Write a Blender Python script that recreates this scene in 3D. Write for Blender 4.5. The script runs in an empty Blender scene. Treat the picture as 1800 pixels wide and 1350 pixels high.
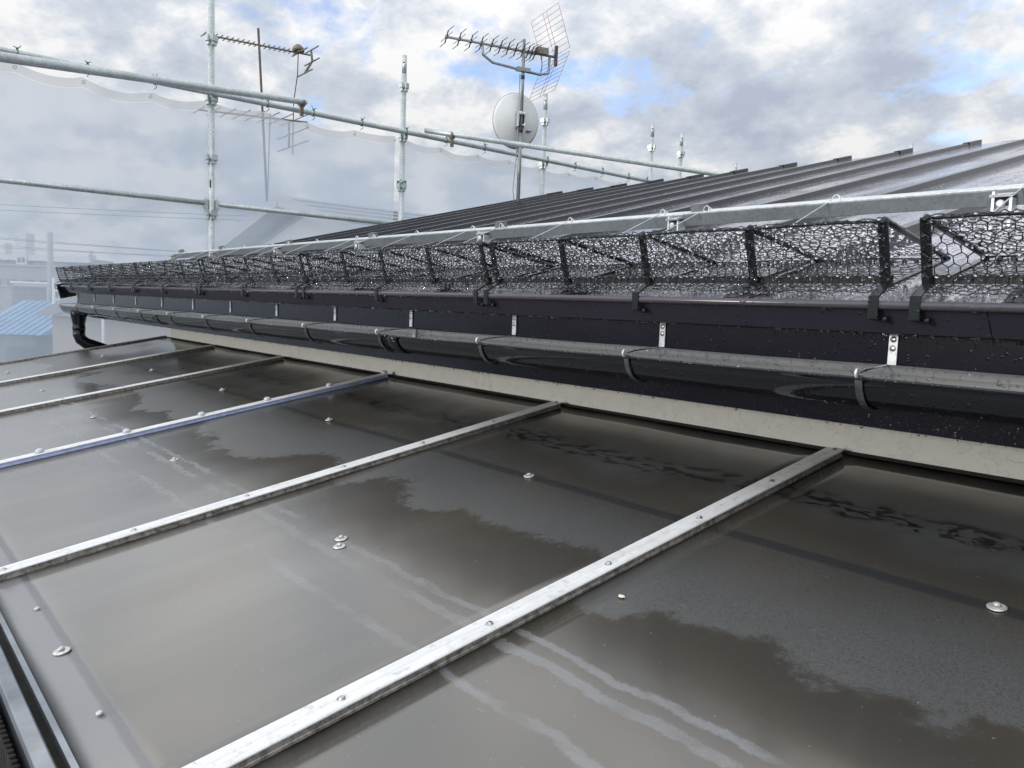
import bpy, math, random
import numpy as np
from mathutils import Vector, Matrix
R = math.radians
rnd = random.Random(7)
sc = bpy.context.scene
col = sc.collection

# ------------------------------------------------------------------ camera
# origin = the camera; x runs along the eave (to the right), y towards the house, z up; the ground lies 3.3 m below
YAW, PITCH, ROLL, FPX = R(49.451), R(5.553), R(2.211), 1396.2
fwd = Vector((-math.sin(YAW)*math.cos(PITCH), math.cos(YAW)*math.cos(PITCH), -math.sin(PITCH)))
rgt = Vector((math.cos(YAW), math.sin(YAW), 0)); upv = rgt.cross(fwd)
r2 = math.cos(ROLL)*rgt + math.sin(ROLL)*upv
u2 = -math.sin(ROLL)*rgt + math.cos(ROLL)*upv
cam = bpy.data.cameras.new('camera'); camo = bpy.data.objects.new('camera', cam); col.objects.link(camo)
m = Matrix((r2, u2, -fwd)).transposed().to_4x4(); camo.matrix_world = m
cam.sensor_fit = 'HORIZONTAL'; cam.sensor_width = 36.0; cam.lens = FPX/1800*36
cam.clip_start = 0.02; cam.clip_end = 3000
sc.camera = camo

# ------------------------------------------------------------------ sky and sun
TO_SUN = Vector((-0.08, -0.98, 0.125)).normalized()
w = bpy.data.worlds.new('World'); sc.world = w; w.use_nodes = True
nt = w.node_tree; nt.nodes.clear()
def wn(t, **k):
    n = nt.nodes.new(t)
    for a, b in k.items(): setattr(n, a, b)
    return n
def wl(a, b): nt.links.new(a, b)
def wmath(op, a, b=None, c=None, clamp=False):
    n = wn('ShaderNodeMath', operation=op); n.use_clamp = clamp
    for i, v in enumerate((a, b, c)):
        if v is None: continue
        if isinstance(v, (int, float)): n.inputs[i].default_value = v
        else: wl(v, n.inputs[i])
    return n.outputs[0]
sky = wn('ShaderNodeTexSky', sky_type='NISHITA'); sky.sun_disc = False
sky.sun_elevation = math.asin(TO_SUN.z); sky.sun_rotation = math.atan2(TO_SUN.x, TO_SUN.y)
sky.air_density = 1.0; sky.dust_density = 1.2; sky.ozone_density = 1.5
tc = wn('ShaderNodeTexCoord'); sep = wn('ShaderNodeSeparateXYZ'); wl(tc.outputs['Generated'], sep.inputs[0])
zc = wmath('ADD', wmath('MAXIMUM', sep.outputs[2], 0.0), 0.42)
px = wmath('DIVIDE', sep.outputs[0], zc); py = wmath('DIVIDE', sep.outputs[1], zc)
cmb = wn('ShaderNodeCombineXYZ'); wl(px, cmb.inputs[0]); wl(py, cmb.inputs[1]); cmb.inputs[2].default_value = 3.7
def wnoise(scale, detail, rough, dist=0.0, off=(0, 0, 0)):
    mp = wn('ShaderNodeMapping'); mp.inputs['Location'].default_value = off; wl(cmb.outputs[0], mp.inputs[0])
    n = wn('ShaderNodeTexNoise'); n.inputs['Scale'].default_value = scale; n.inputs['Detail'].default_value = detail
    n.inputs['Roughness'].default_value = rough; n.inputs['Distortion'].default_value = dist
    wl(mp.outputs[0], n.inputs['Vector']); return n.outputs[0]
def wramp(src, stops):
    r = wn('ShaderNodeValToRGB'); e = r.color_ramp.elements
    while len(e) < len(stops): e.new(0.5)
    for i, (p, c) in enumerate(stops):
        e[i].position = p; e[i].color = (c, c, c, 1) if isinstance(c, (int, float)) else (*c, 1)
    wl(src, r.inputs[0]); return r.outputs[0]
SKYOFF = (0.55, 0.35, 0.0)
cover = wramp(wnoise(2.5, 12, 0.60, 0.1, SKYOFF), [(0.31, 0.0), (0.405, 1.0)])
shade = wmath('ADD', wmath('MULTIPLY', wnoise(6.5, 12, 0.60, 0.1, (4.2, 1.3, 0.4)), 0.65), wmath('MULTIPLY', wnoise(1.3, 4, 0.5, 0.0, (1.2, 7.1, 0.9)), 0.35))
ccol = wramp(shade, [(0.37, (0.50, 0.56, 0.68)), (0.475, (0.68, 0.735, 0.82)), (0.56, (1.0, 1.0, 1.0))])
# clouds scatter forward: they are brighter on the sun's side
sdv = wn('ShaderNodeVectorMath', operation='DOT_PRODUCT'); wl(tc.outputs['Generated'], sdv.inputs[0]); sdv.inputs[1].default_value = TO_SUN
glow = wn('ShaderNodeMapRange'); glow.interpolation_type = 'SMOOTHSTEP'; wl(sdv.outputs['Value'], glow.inputs[0])
for i_, v_ in ((1, -0.05), (2, 0.9), (3, 5.7), (4, 10.5)): glow.inputs[i_].default_value = v_
csc = wn('ShaderNodeVectorMath', operation='SCALE'); wl(ccol, csc.inputs[0])
# an overcast sky grows brighter from the horizon to the zenith
wl(wmath('MULTIPLY', glow.outputs[0], wmath('MULTIPLY_ADD', wmath('MAXIMUM', sep.outputs[2], 0.0), 1.05, 0.83)), csc.inputs['Scale'])
skg = wn('ShaderNodeVectorMath', operation='MULTIPLY'); wl(sky.outputs[0], skg.inputs[0]); skg.inputs[1].default_value = (2.1, 2.1, 2.8)
mix = wn('ShaderNodeMix', data_type='RGBA'); wl(cover, mix.inputs['Factor']); wl(skg.outputs[0], mix.inputs['A']); wl(csc.outputs[0], mix.inputs['B'])
bg = wn('ShaderNodeBackground'); bg.inputs['Strength'].default_value = 0.15; wl(mix.outputs['Result'], bg.inputs[0])
out = wn('ShaderNodeOutputWorld'); wl(bg.outputs[0], out.inputs[0])
sun = bpy.data.lights.new('sun', 'SUN'); sun.energy = 1.1; sun.angle = R(4.0); sun.color = (1.0, 0.97, 0.92)
so = bpy.data.objects.new('sun', sun); col.objects.link(so); so.rotation_euler = TO_SUN.to_track_quat('Z', 'Y').to_euler(); so.location = TO_SUN*30
vs = sc.view_settings; vs.view_transform = 'Standard'; vs.look = 'None'; vs.exposure = 0.0; vs.gamma = 1.0; vs.use_curve_mapping = False
try:
    sc.cycles.max_bounces = 10; sc.cycles.transparent_max_bounces = 12; sc.cycles.caustics_refractive = False; sc.cycles.caustics_reflective = False
except Exception: pass

# ------------------------------------------------------------------ materials
class NT:
    def __init__(s, name):
        s.m = bpy.data.materials.new(name); s.m.use_nodes = True; s.t = s.m.node_tree; s.t.nodes.clear()
        s.out = s.n('ShaderNodeOutputMaterial'); s.b = s.n('ShaderNodeBsdfPrincipled'); s.l(s.b.outputs[0], s.out.inputs[0])
        s.geo = None
    def n(s, t, **k):
        n = s.t.nodes.new(t)
        for a, b in k.items(): setattr(n, a, b)
        return n
    def l(s, a, b): s.t.links.new(a, b)
    def set(s, **k):
        for a, v in k.items():
            i = s.b.inputs[a.replace('_', ' ')]
            if isinstance(v, (int, float)): i.default_value = v
            elif isinstance(v, tuple): i.default_value = (*v, 1) if len(v) == 3 else v
            else: s.l(v, i)
    def pos(s):
        if s.geo is None: s.geo = s.n('ShaderNodeNewGeometry').outputs['Position']
        return s.geo
    def obj(s): return s.n('ShaderNodeTexCoord').outputs['Object']
    def xyz(s, v):
        q = s.n('ShaderNodeSeparateXYZ'); s.l(v, q.inputs[0]); return q.outputs
    def map(s, v, scale=(1, 1, 1), loc=(0, 0, 0), rot=(0, 0, 0)):
        q = s.n('ShaderNodeMapping'); s.l(v, q.inputs[0]); q.inputs['Scale'].default_value = scale; q.inputs['Location'].default_value = loc; q.inputs['Rotation'].default_value = rot
        return q.outputs[0]
    def noise(s, v, scale, detail=3, rough=0.5, dist=0.0):
        q = s.n('ShaderNodeTexNoise'); s.l(v, q.inputs['Vector']); q.inputs['Scale'].default_value = scale; q.inputs['Detail'].default_value = detail
        q.inputs['Roughness'].default_value = rough; q.inputs['Distortion'].default_value = dist; return q.outputs[0]
    def vor(s, v, scale, rand=1.0, feature='F1', smooth=None):
        q = s.n('ShaderNodeTexVoronoi', feature=feature); s.l(v, q.inputs['Vector']); q.inputs['Scale'].default_value = scale; q.inputs['Randomness'].default_value = rand
        return q.outputs
    def math(s, op, a, b=None, c=None, clamp=False):
        q = s.n('ShaderNodeMath', operation=op); q.use_clamp = clamp
        for i, v in enumerate((a, b, c)):
            if v is None: continue
            if isinstance(v, (int, float)): q.inputs[i].default_value = v
            else: s.l(v, q.inputs[i])
        return q.outputs[0]
    def ramp(s, v, stops, interp='LINEAR'):
        q = s.n('ShaderNodeValToRGB'); e = q.color_ramp.elements; q.color_ramp.interpolation = interp
        while len(e) < len(stops): e.new(0.5)
        for i, (p, c) in enumerate(stops):
            e[i].position = p; e[i].color = (c, c, c, 1) if isinstance(c, (int, float)) else (*c, 1)
        s.l(v, q.inputs[0]); return q.outputs[0]
    def mix(s, f, a, b):
        q = s.n('ShaderNodeMix', data_type='RGBA')
        for nm, v in (('Factor', f), ('A', a), ('B', b)):
            i = [x for x in q.inputs if x.name == nm and (x.type == ('VALUE' if nm == 'Factor' else 'RGBA'))][0]
            if isinstance(v, (int, float)): i.default_value = v
            elif isinstance(v, tuple): i.default_value = (*v, 1)
            else: s.l(v, i)
        return [o for o in q.outputs if o.type == 'RGBA'][0]
    def bump(s, h, strength=0.3, dist=0.01):
        q = s.n('ShaderNodeBump'); q.inputs['Strength'].default_value = strength; q.inputs['Distance'].default_value = dist; s.l(h, q.inputs['Height'])
        s.l(q.outputs[0], s.b.inputs['Normal']); return q
    def sstep(s, v, a, b): # smoothstep clamp 0..1
        q = s.n('ShaderNodeMapRange'); q.interpolation_type = 'SMOOTHSTEP'; s.l(v, q.inputs[0]); q.inputs[1].default_value = a; q.inputs[2].default_value = b; return q.outputs[0]

M = {}
def drops_height(t, v, scale, thr=0.30, sparse=0.5):
    """height of beads of water: a dome in some of the cells of a voronoi pattern"""
    o = t.vor(v, scale); d = o['Distance']
    keep = t.math('GREATER_THAN', t.xyz(o['Color'])[0], sparse)
    rad = t.math('MULTIPLY_ADD', t.xyz(o['Color'])[1], 0.25, thr-0.12)
    q = t.math('DIVIDE', d, rad); q = t.math('SUBTRACT', 1.0, t.math('MULTIPLY', q, q), clamp=True)
    return t.math('MULTIPLY', t.math('SQRT', q), keep), t.math('MULTIPLY', t.math('GREATER_THAN', q, 0.02), keep)

def simple(name, color, rough=0.5, metal=0.0, nscale=20, var=0.25, bump=0.0, spec=0.5, coat=0.0):
    t = NT(name); p = t.pos(); n = t.noise(p, nscale, 5, 0.6)
    a = tuple(c*(1-var) for c in color); b = tuple(min(1, c*(1+var)) for c in color)
    t.set(Base_Color=t.ramp(n, [(0.3, a), (0.7, b)]), Metallic=metal, Roughness=t.math('MULTIPLY_ADD', t.noise(p, nscale*2.3, 4), 0.3*rough, rough*0.85), Specular_IOR_Level=spec, Coat_Weight=coat)
    if bump: t.bump(t.noise(p, nscale*4, 4), bump, 0.002)
    M[name] = t.m; return t

# galvanised steel: spangle and faint white rust
def galv(name, lo, hi, metal=0.75, rough=0.38):
    t = NT(name); p = t.pos()
    v = t.vor(p, 130)['Color']; sp = t.xyz(v)[0]; n = t.noise(p, 9, 5, 0.6)
    f = t.math('MULTIPLY_ADD', sp, 0.35, t.math('MULTIPLY', n, 0.75))
    t.set(Base_Color=t.ramp(f, [(0.25, lo), (0.75, hi)]), Metallic=metal, Roughness=t.math('MULTIPLY_ADD', t.noise(p, 40, 3), 0.25, rough-0.1))
    t.bump(t.noise(p, 60, 4), 0.08, 0.002); M[name] = t.m
galv('galvanised', (0.36, 0.42, 0.42), (0.66, 0.70, 0.68), 0.5, 0.42)
galv('galvanised_bright', (0.50, 0.53, 0.53), (0.82, 0.84, 0.84), 0.6, 0.34)
galv('galvanised_angle', (0.15, 0.165, 0.175), (0.22, 0.24, 0.25), 0.3, 0.42)
simple('gutter_alu', (0.34, 0.36, 0.38), 0.16, 0.85, 12, 0.25)
simple('hook_steel_shaded', (0.10, 0.105, 0.11), 0.3, 0.6, 60, 0.4)  # galvanised hook strip, darkened to hold the shade round the gutter
simple('bright_wire', (0.75, 0.76, 0.75), 0.3, 0.7, 60, 0.15)

# weathered aluminium of the glazing bars
t = NT('aluminium_bar'); p = t.pos()
n1 = t.noise(t.map(p, (60, 6, 60)), 1, 6, 0.65); n2 = t.noise(p, 55, 5, 0.7); n3 = t.noise(p, 160, 3, 0.6)
dirt = t.math('MULTIPLY', t.sstep(n2, 0.52, 0.72), 0.55)
t.set(Base_Color=t.mix(dirt, t.ramp(n1, [(0.3, (0.70, 0.69, 0.66)), (0.7, (0.86, 0.85, 0.83))]), (0.42, 0.39, 0.33)), Metallic=0.1, Roughness=t.math('MULTIPLY_ADD', n3, 0.25, 0.33))
t.bump(n3, 0.15, 0.002); M['aluminium_bar'] = t.m
t = NT('aluminium_side'); p = t.pos(); n2 = t.noise(p, 90, 5, 0.7)
t.set(Base_Color=t.ramp(n2, [(0.36, (0.10, 0.09, 0.075)), (0.60, (0.36, 0.34, 0.30))]), Metallic=0.3, Roughness=0.5); t.bump(n2, 0.3, 0.003); M['aluminium_side'] = t.m
simple('blue_film', (0.42, 0.49, 0.72), 0.35, 0.0, 40, 0.2)
t = NT('vinyl_cap'); t.set(Base_Color=(0.75, 0.82, 0.88), Roughness=0.25, Transmission_Weight=0.35, IOR=1.4); M['vinyl_cap'] = t.m

# smoked polycarbonate, wet and dusty
t = NT('polycarbonate'); p = t.pos(); X, Y, Z = t.xyz(p)
flow = t.map(p, (1.0, 0.35, 0.0))
prnd = t.n('ShaderNodeObjectInfo').outputs['Random']   # every sheet dries in its own way
nA = t.noise(t.map(p, (1, 0.8, 0), (3.6, 0.9, 0)), 2.6, 7, 0.55, 0.5); _nn = nA.node; _nn.noise_dimensions = '4D'; t.l(t.math('MULTIPLY', prnd, 6.0), _nn.inputs['W'])
nfine = t.noise(p, 38, 5, 0.7); nedge = t.noise(p, 14, 6, 0.65)
speck = t.noise(p, 330, 2, 0.6)
def band(y0, hw, soft, amp=0.03):
    d = t.math('ABSOLUTE', t.math('SUBTRACT', t.math('MULTIPLY_ADD', t.math('SUBTRACT', nedge, 0.5), amp, Y), y0))
    return t.math('SUBTRACT', 1.0, t.sstep(d, hw-soft, hw+soft))
# dry zone: where the sheet lies over the upper half, with a ragged shore
yb = t.math('ADD', t.math('MULTIPLY_ADD', t.math('SUBTRACT', nA, 0.5), 0.55, Y), t.math('MULTIPLY_ADD', prnd, 0.10, -0.05))
dryz = t.math('MULTIPLY', t.sstep(t.math('MULTIPLY_ADD', t.math('SUBTRACT', nfine, 0.5), 0.10, yb), 0.862, 0.908), t.math('SUBTRACT', 1.0, t.sstep(yb, 0.98, 1.30)))
st1 = band(0.712, 0.0065, 0.003, 0.04); st2 = band(0.675, 0.009, 0.003, 0.045); st3 = band(0.586, 0.008, 0.004, 0.045)
streakn = t.noise(t.map(p, (9, 1.2, 0)), 1, 3, 0.5)
strips = t.math('MULTIPLY', t.math('MAXIMUM', t.math('MAXIMUM', st1, st2), st3), t.sstep(t.noise(t.map(p, (5, 9, 0), (1, 5, 0)), 1, 4, 0.6), 0.36, 0.60))
strips = t.math('MULTIPLY', strips, t.math('MULTIPLY_ADD', prnd, 0.6, 0.4))
dry = t.math('MAXIMUM', t.math('MULTIPLY', dryz, t.math('MULTIPLY_ADD', t.sstep(speck, 0.25, 0.60), 0.40, 0.40)), t.math('MULTIPLY', strips, 0.7))
seam = band(1.155, 0.013, 0.004, 0.004)
blot = t.math('MULTIPLY', t.sstep(t.noise(t.map(p, (1, 1.7, 0)), 24, 5, 0.7), 0.505, 0.525), band(1.375, 0.030, 0.022, 0.12))
front = t.math('SUBTRACT', 1.0, t.sstep(t.math('MULTIPLY_ADD', t.math('SUBTRACT', nedge, 0.5), 0.02, Y), 0.250, 0.262))
brown = t.math('MULTIPLY', t.sstep(t.noise(p, 3.3, 4, 0.5), 0.45, 0.7), 0.8)
cw = t.mix(brown, (0.056, 0.051, 0.042), (0.076, 0.061, 0.044))
cd = t.mix(speck, (0.060, 0.063, 0.064), (0.098, 0.101, 0.102))
c = t.mix(dry, cw, cd); c = t.mix(t.math('MULTIPLY', strips, t.math('MULTIPLY_ADD', speck, 0.6, 0.2)), c, (0.24, 0.245, 0.25))
film = t.math('MULTIPLY', t.math('MULTIPLY', t.math('SUBTRACT', 1.0, t.sstep(X, -1.7, -0.35)), t.math('SUBTRACT', 1.0, t.sstep(t.math('MULTIPLY_ADD', t.math('SUBTRACT', nA, 0.5), 0.5, Y), 0.45, 1.0))), t.math('MULTIPLY_ADD', t.noise(t.map(p, (5, 0.8, 0)), 1, 4, 0.55), 0.9, 0.25))  # pale tone rising to the left, painted in for the weak sky reflection
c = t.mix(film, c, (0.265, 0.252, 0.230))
grime = None
for bx_ in (0.10, -0.829, -1.682, -2.640, -3.575, -4.470):   # dirt held back along the bars
    dbar = t.math('ABSOLUTE', t.math('SUBTRACT', t.math('MULTIPLY_ADD', t.math('SUBTRACT', nfine, 0.5), 0.03, X), bx_))
    gm = t.math('SUBTRACT', 1.0, t.sstep(dbar, 0.020, 0.048)); grime = gm if grime is None else t.math('MAXIMUM', grime, gm)
grime = t.math('MULTIPLY', grime, t.math('MULTIPLY_ADD', t.noise(p, 17, 5, 0.6), 1.2, -0.1, clamp=True))
c = t.mix(grime, c, (0.045, 0.038, 0.028))
bline = band(0.250, 0.006, 0.003, 0.006)
c = t.mix(t.math('MULTIPLY', strips, t.math('MULTIPLY_ADD', speck, 0.5, 0.1)), c, (0.21, 0.212, 0.216))
upd = t.math('MULTIPLY', t.sstep(t.math('MULTIPLY_ADD', t.math('SUBTRACT', nA, 0.5), 0.3, Y), 1.22, 1.34), t.sstep(t.noise(p, 5.5, 5, 0.6), 0.30, 0.62))
c = t.mix(t.math('MULTIPLY', upd, 0.8), c, (0.105, 0.108, 0.112))
c = t.mix(t.math('MULTIPLY', blot, 0.85), c, (0.012, 0.012, 0.012)); c = t.mix(t.math('MULTIPLY', seam, 0.75), c, (0.03, 0.031, 0.034)); c = t.mix(t.math('MULTIPLY', blot, 0.9), c, (0.010, 0.010, 0.010)); c = t.mix(t.math('MULTIPLY', front, 0.75), c, (0.17, 0.172, 0.178)); c = t.mix(t.math('MULTIPLY', bline, 0.7), c, (0.06, 0.063, 0.068))
scr = t.sstep(t.noise(t.map(p, (30, 130, 0), rot=(0, 0, 0.5)), 1, 2), 0.735, 0.78)
c = t.mix(t.math('MULTIPLY', scr, 0.35), c, (0.25, 0.24, 0.22))
grit = t.math('GREATER_THAN', t.noise(p, 210, 1), 0.79); c = t.mix(t.math('MULTIPLY', grit, 0.6), c, (0.3, 0.29, 0.26))
rr = t.math('MULTIPLY_ADD', dry, 0.26, t.math('MULTIPLY_ADD', nA, 0.16, 0.10)); rr = t.math('MULTIPLY_ADD', t.math('MULTIPLY', streakn, front), 0.2, rr)
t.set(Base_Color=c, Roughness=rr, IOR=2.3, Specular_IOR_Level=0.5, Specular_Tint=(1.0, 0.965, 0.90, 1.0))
h = t.math('ADD', t.math('MULTIPLY', t.noise(t.map(p, (2.5, 0.9, 0)), 1, 2, 0.4), 1.0), t.math('MULTIPLY', t.math('MULTIPLY', dry, speck), 0.01))
t.bump(h, 0.35, 0.02); M['polycarbonate'] = t.m

# stucco
t = NT('stucco'); p = t.pos(); n = t.noise(p, 120, 6, 0.65); n2 = t.noise(p, 4, 4); cr = t.vor(t.map(p, (1, 1, 1)), 22, feature='DISTANCE_TO_EDGE')['Distance']
t.set(Base_Color=t.mix(n2, (0.60, 0.595, 0.545), (0.66, 0.655, 0.605)), Roughness=0.85)
t.bump(t.math('ADD', n, t.math('MULTIPLY', t.sstep(t.noise(p, 30, 5, 0.6), 0.5, 0.6), 0.6)), 0.7, 0.003); M['stucco'] = t.m

# dark brown painted sheet with beads of water
def wetpaint(name, base, rough, scale, sparse, bumpd, spec=0.5, ior=1.5, metal=0.0, base2=None):
    t = NT(name); p = t.pos(); h, mk = drops_height(t, p, scale, 0.34, sparse); h2, mk2 = drops_height(t, t.map(p, loc=(3, 1, 2)), scale*2.4, 0.34, sparse*0.9)
    n = t.noise(p, 6, 5, 0.6); b2 = base2 or tuple(c*1.5 for c in base)
    c = t.mix(n, base, b2); mkm = t.math('MAXIMUM', mk, mk2)
    t.set(Base_Color=c, Metallic=metal, Roughness=t.math('MULTIPLY_ADD', mkm, -rough*0.85, t.math('MULTIPLY_ADD', n, rough*0.5, rough*0.75)), Specular_IOR_Level=spec, IOR=ior)
    hh = t.math('ADD', t.math('ADD', h, t.math('MULTIPLY', h2, 0.5)), t.math('MULTIPLY', t.noise(p, 3, 2), 0.6))
    t.bump(hh, 0.9, bumpd); M[name] = t.m; return t
wetpaint('fascia_dark', (0.0045, 0.0040, 0.0095), 0.14, 170, 0.80, 0.0008, 0.4)
wetpaint('fascia_brown', (0.033, 0.030, 0.043), 0.42, 80, 0.93, 0.0010, 0.4)
wetpaint('gutter_inside', (0.10, 0.10, 0.097), 0.30, 75, 0.55, 0.0016, 0.5)
wetpaint('eave_roll', (0.058, 0.051, 0.060), 0.18, 60, 0.7, 0.0010, 0.5)
wetpaint('gutter_pvc', (0.0045, 0.0052, 0.0080), 0.10, 110, 0.75, 0.0012, 0.4)
_t = wetpaint('roof_metal', (0.40, 0.39, 0.45), 0.12, 68, 0.22, 0.0034, 0.5, 1.5, 1.0, (0.48, 0.46, 0.52))
_st = _t.noise(_t.map(_t.pos(), (11, 0.9, 0)), 1, 4, 0.6)   # slope streaks: rib shade and bead glints put into the metal colour
_t.set(Base_Color=_t.ramp(_st, [(0.38, (0.17, 0.165, 0.20)), (0.50, (0.44, 0.43, 0.49)), (0.62, (0.62, 0.61, 0.66))]))
wetpaint('roof_rib_metal', (0.014, 0.013, 0.018), 0.18, 90, 0.65, 0.0016, 0.55)
wetpaint('black_coat', (0.010, 0.012, 0.014), 0.20, 140, 0.70, 0.0012, 0.4)
simple('black_wire', (0.010, 0.012, 0.014), 0.22, 0.0, 60, 0.3, spec=0.6)
simple('dark_gap', (0.012, 0.011, 0.010), 0.8, 0, 20, 0.3)
simple('timber_end', (0.50, 0.47, 0.40), 0.8, 0, 30, 0.2)
t = NT('water'); t.set(Base_Color=(1, 1, 1), Roughness=0.0, IOR=1.33, Transmission_Weight=1.0); M['water'] = t.m

# fine mesh sheeting: the weave is far below a pixel, so the cloth is part holes, part white thread
def netmat(name, op, colr):
    t = NT(name); p = t.pos(); t.t.nodes.remove(t.b)
    tr = t.n('ShaderNodeBsdfTransparent'); df = t.n('ShaderNodeBsdfDiffuse'); tl = t.n('ShaderNodeBsdfTranslucent')
    df.inputs[0].default_value = (*colr, 1); tl.inputs[0].default_value = (*colr, 1)
    a = t.n('ShaderNodeMixShader'); a.inputs[0].default_value = 0.5; t.l(df.outputs[0], a.inputs[1]); t.l(tl.outputs[0], a.inputs[2])
    b = t.n('ShaderNodeMixShader'); n = t.math('ADD', t.noise(t.map(p, (0, 5.0, 0.5)), 1, 5, 0.6), t.noise(t.map(p, (0, 0.8, 1.6)), 1, 3))
    t.l(t.math('MULTIPLY_ADD', n, 0.14, op-0.14), b.inputs[0]); t.l(tr.outputs[0], b.inputs[1]); t.l(a.outputs[0], b.inputs[2])
    t.l(b.outputs[0], t.out.inputs[0]); M[name] = t.m
netmat('net', 0.61, (0.77, 0.86, 0.98)); netmat('net_hem', 0.66, (0.82, 0.85, 0.88))
simple('green_twine', (0.03, 0.20, 0.13), 0.7, 0, 80, 0.4)
simple('rusty_clamp', (0.20, 0.165, 0.12), 0.5, 0.4, 120, 0.5)
simple('dish_grey', (0.82, 0.83, 0.81), 0.45, 0, 5, 0.06)
simple('dish_rim', (0.32, 0.34, 0.36), 0.4, 0, 20, 0.1)
simple('label_blue', (0.05, 0.06, 0.16), 0.5, 0, 20, 0.1)
simple('antenna_alu', (0.33, 0.34, 0.34), 0.4, 0.5, 30, 0.2)
simple('antenna_dark', (0.03, 0.03, 0.033), 0.5, 0, 30, 0.3)
simple('antenna_red', (0.30, 0.10, 0.10), 0.5, 0, 30, 0.3)
simple('mast_steel', (0.27, 0.28, 0.28), 0.4, 0.6, 25, 0.2)
simple('mast_brown', (0.10, 0.075, 0.07), 0.6, 0.2, 25, 0.4)
simple('antenna_old', (0.26, 0.235, 0.20), 0.6, 0.3, 60, 0.4)
simple('cable', (0.04, 0.05, 0.06), 0.5)
simple('washer_white', (0.60, 0.59, 0.55), 0.35, 0.4, 160, 0.35)
simple('screw', (0.50, 0.48, 0.47), 0.3, 0.85, 120, 0.3)
simple('flake', (0.80, 0.74, 0.62), 0.8)
simple('neighbour_roof', (0.30, 0.31, 0.33), 0.45, 0.2, 2, 0.15)
simple('neighbour_wall', (0.62, 0.62, 0.62), 0.8, 0, 3, 0.08)
simple('neighbour_soffit', (0.36, 0.36, 0.38), 0.7, 0, 3, 0.08)
simple('white_trim', (0.72, 0.73, 0.74), 0.6, 0, 5, 0.08)
simple('far_white', (0.66, 0.66, 0.65), 0.8, 0, 0.3, 0.06)
simple('far_grey', (0.30, 0.29, 0.32), 0.8, 0, 0.5, 0.08)
simple('far_shade', (0.33, 0.32, 0.33), 0.8, 0, 0.5, 0.08)
simple('far_glass', (0.05, 0.07, 0.08), 0.15, 0, 1, 0.2)
simple('blue_roof', (0.16, 0.33, 0.52), 0.45, 0, 1.2, 0.15)
simple('teal_wall', (0.12, 0.17, 0.20), 0.8, 0, 2, 0.15)
simple('beige_wall', (0.45, 0.38, 0.31), 0.85, 0, 2, 0.08)
simple('brown_roof', (0.17, 0.15, 0.155), 0.7, 0, 2, 0.1)
simple('concrete_pole', (0.34, 0.34, 0.33), 0.8, 0, 4, 0.1)
simple('corrugated_dark', (0.07, 0.067, 0.067), 0.4, 0.3, 30, 0.3)
t = NT('ground'); p = t.pos(); n = t.noise(p, 0.25, 8, 0.6)
t.set(Base_Color=t.ramp(n, [(0.4, (0.05, 0.05, 0.05)), (0.55, (0.10, 0.10, 0.09)), (0.65, (0.05, 0.075, 0.03))]), Roughness=0.9); M['ground'] = t.m

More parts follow.
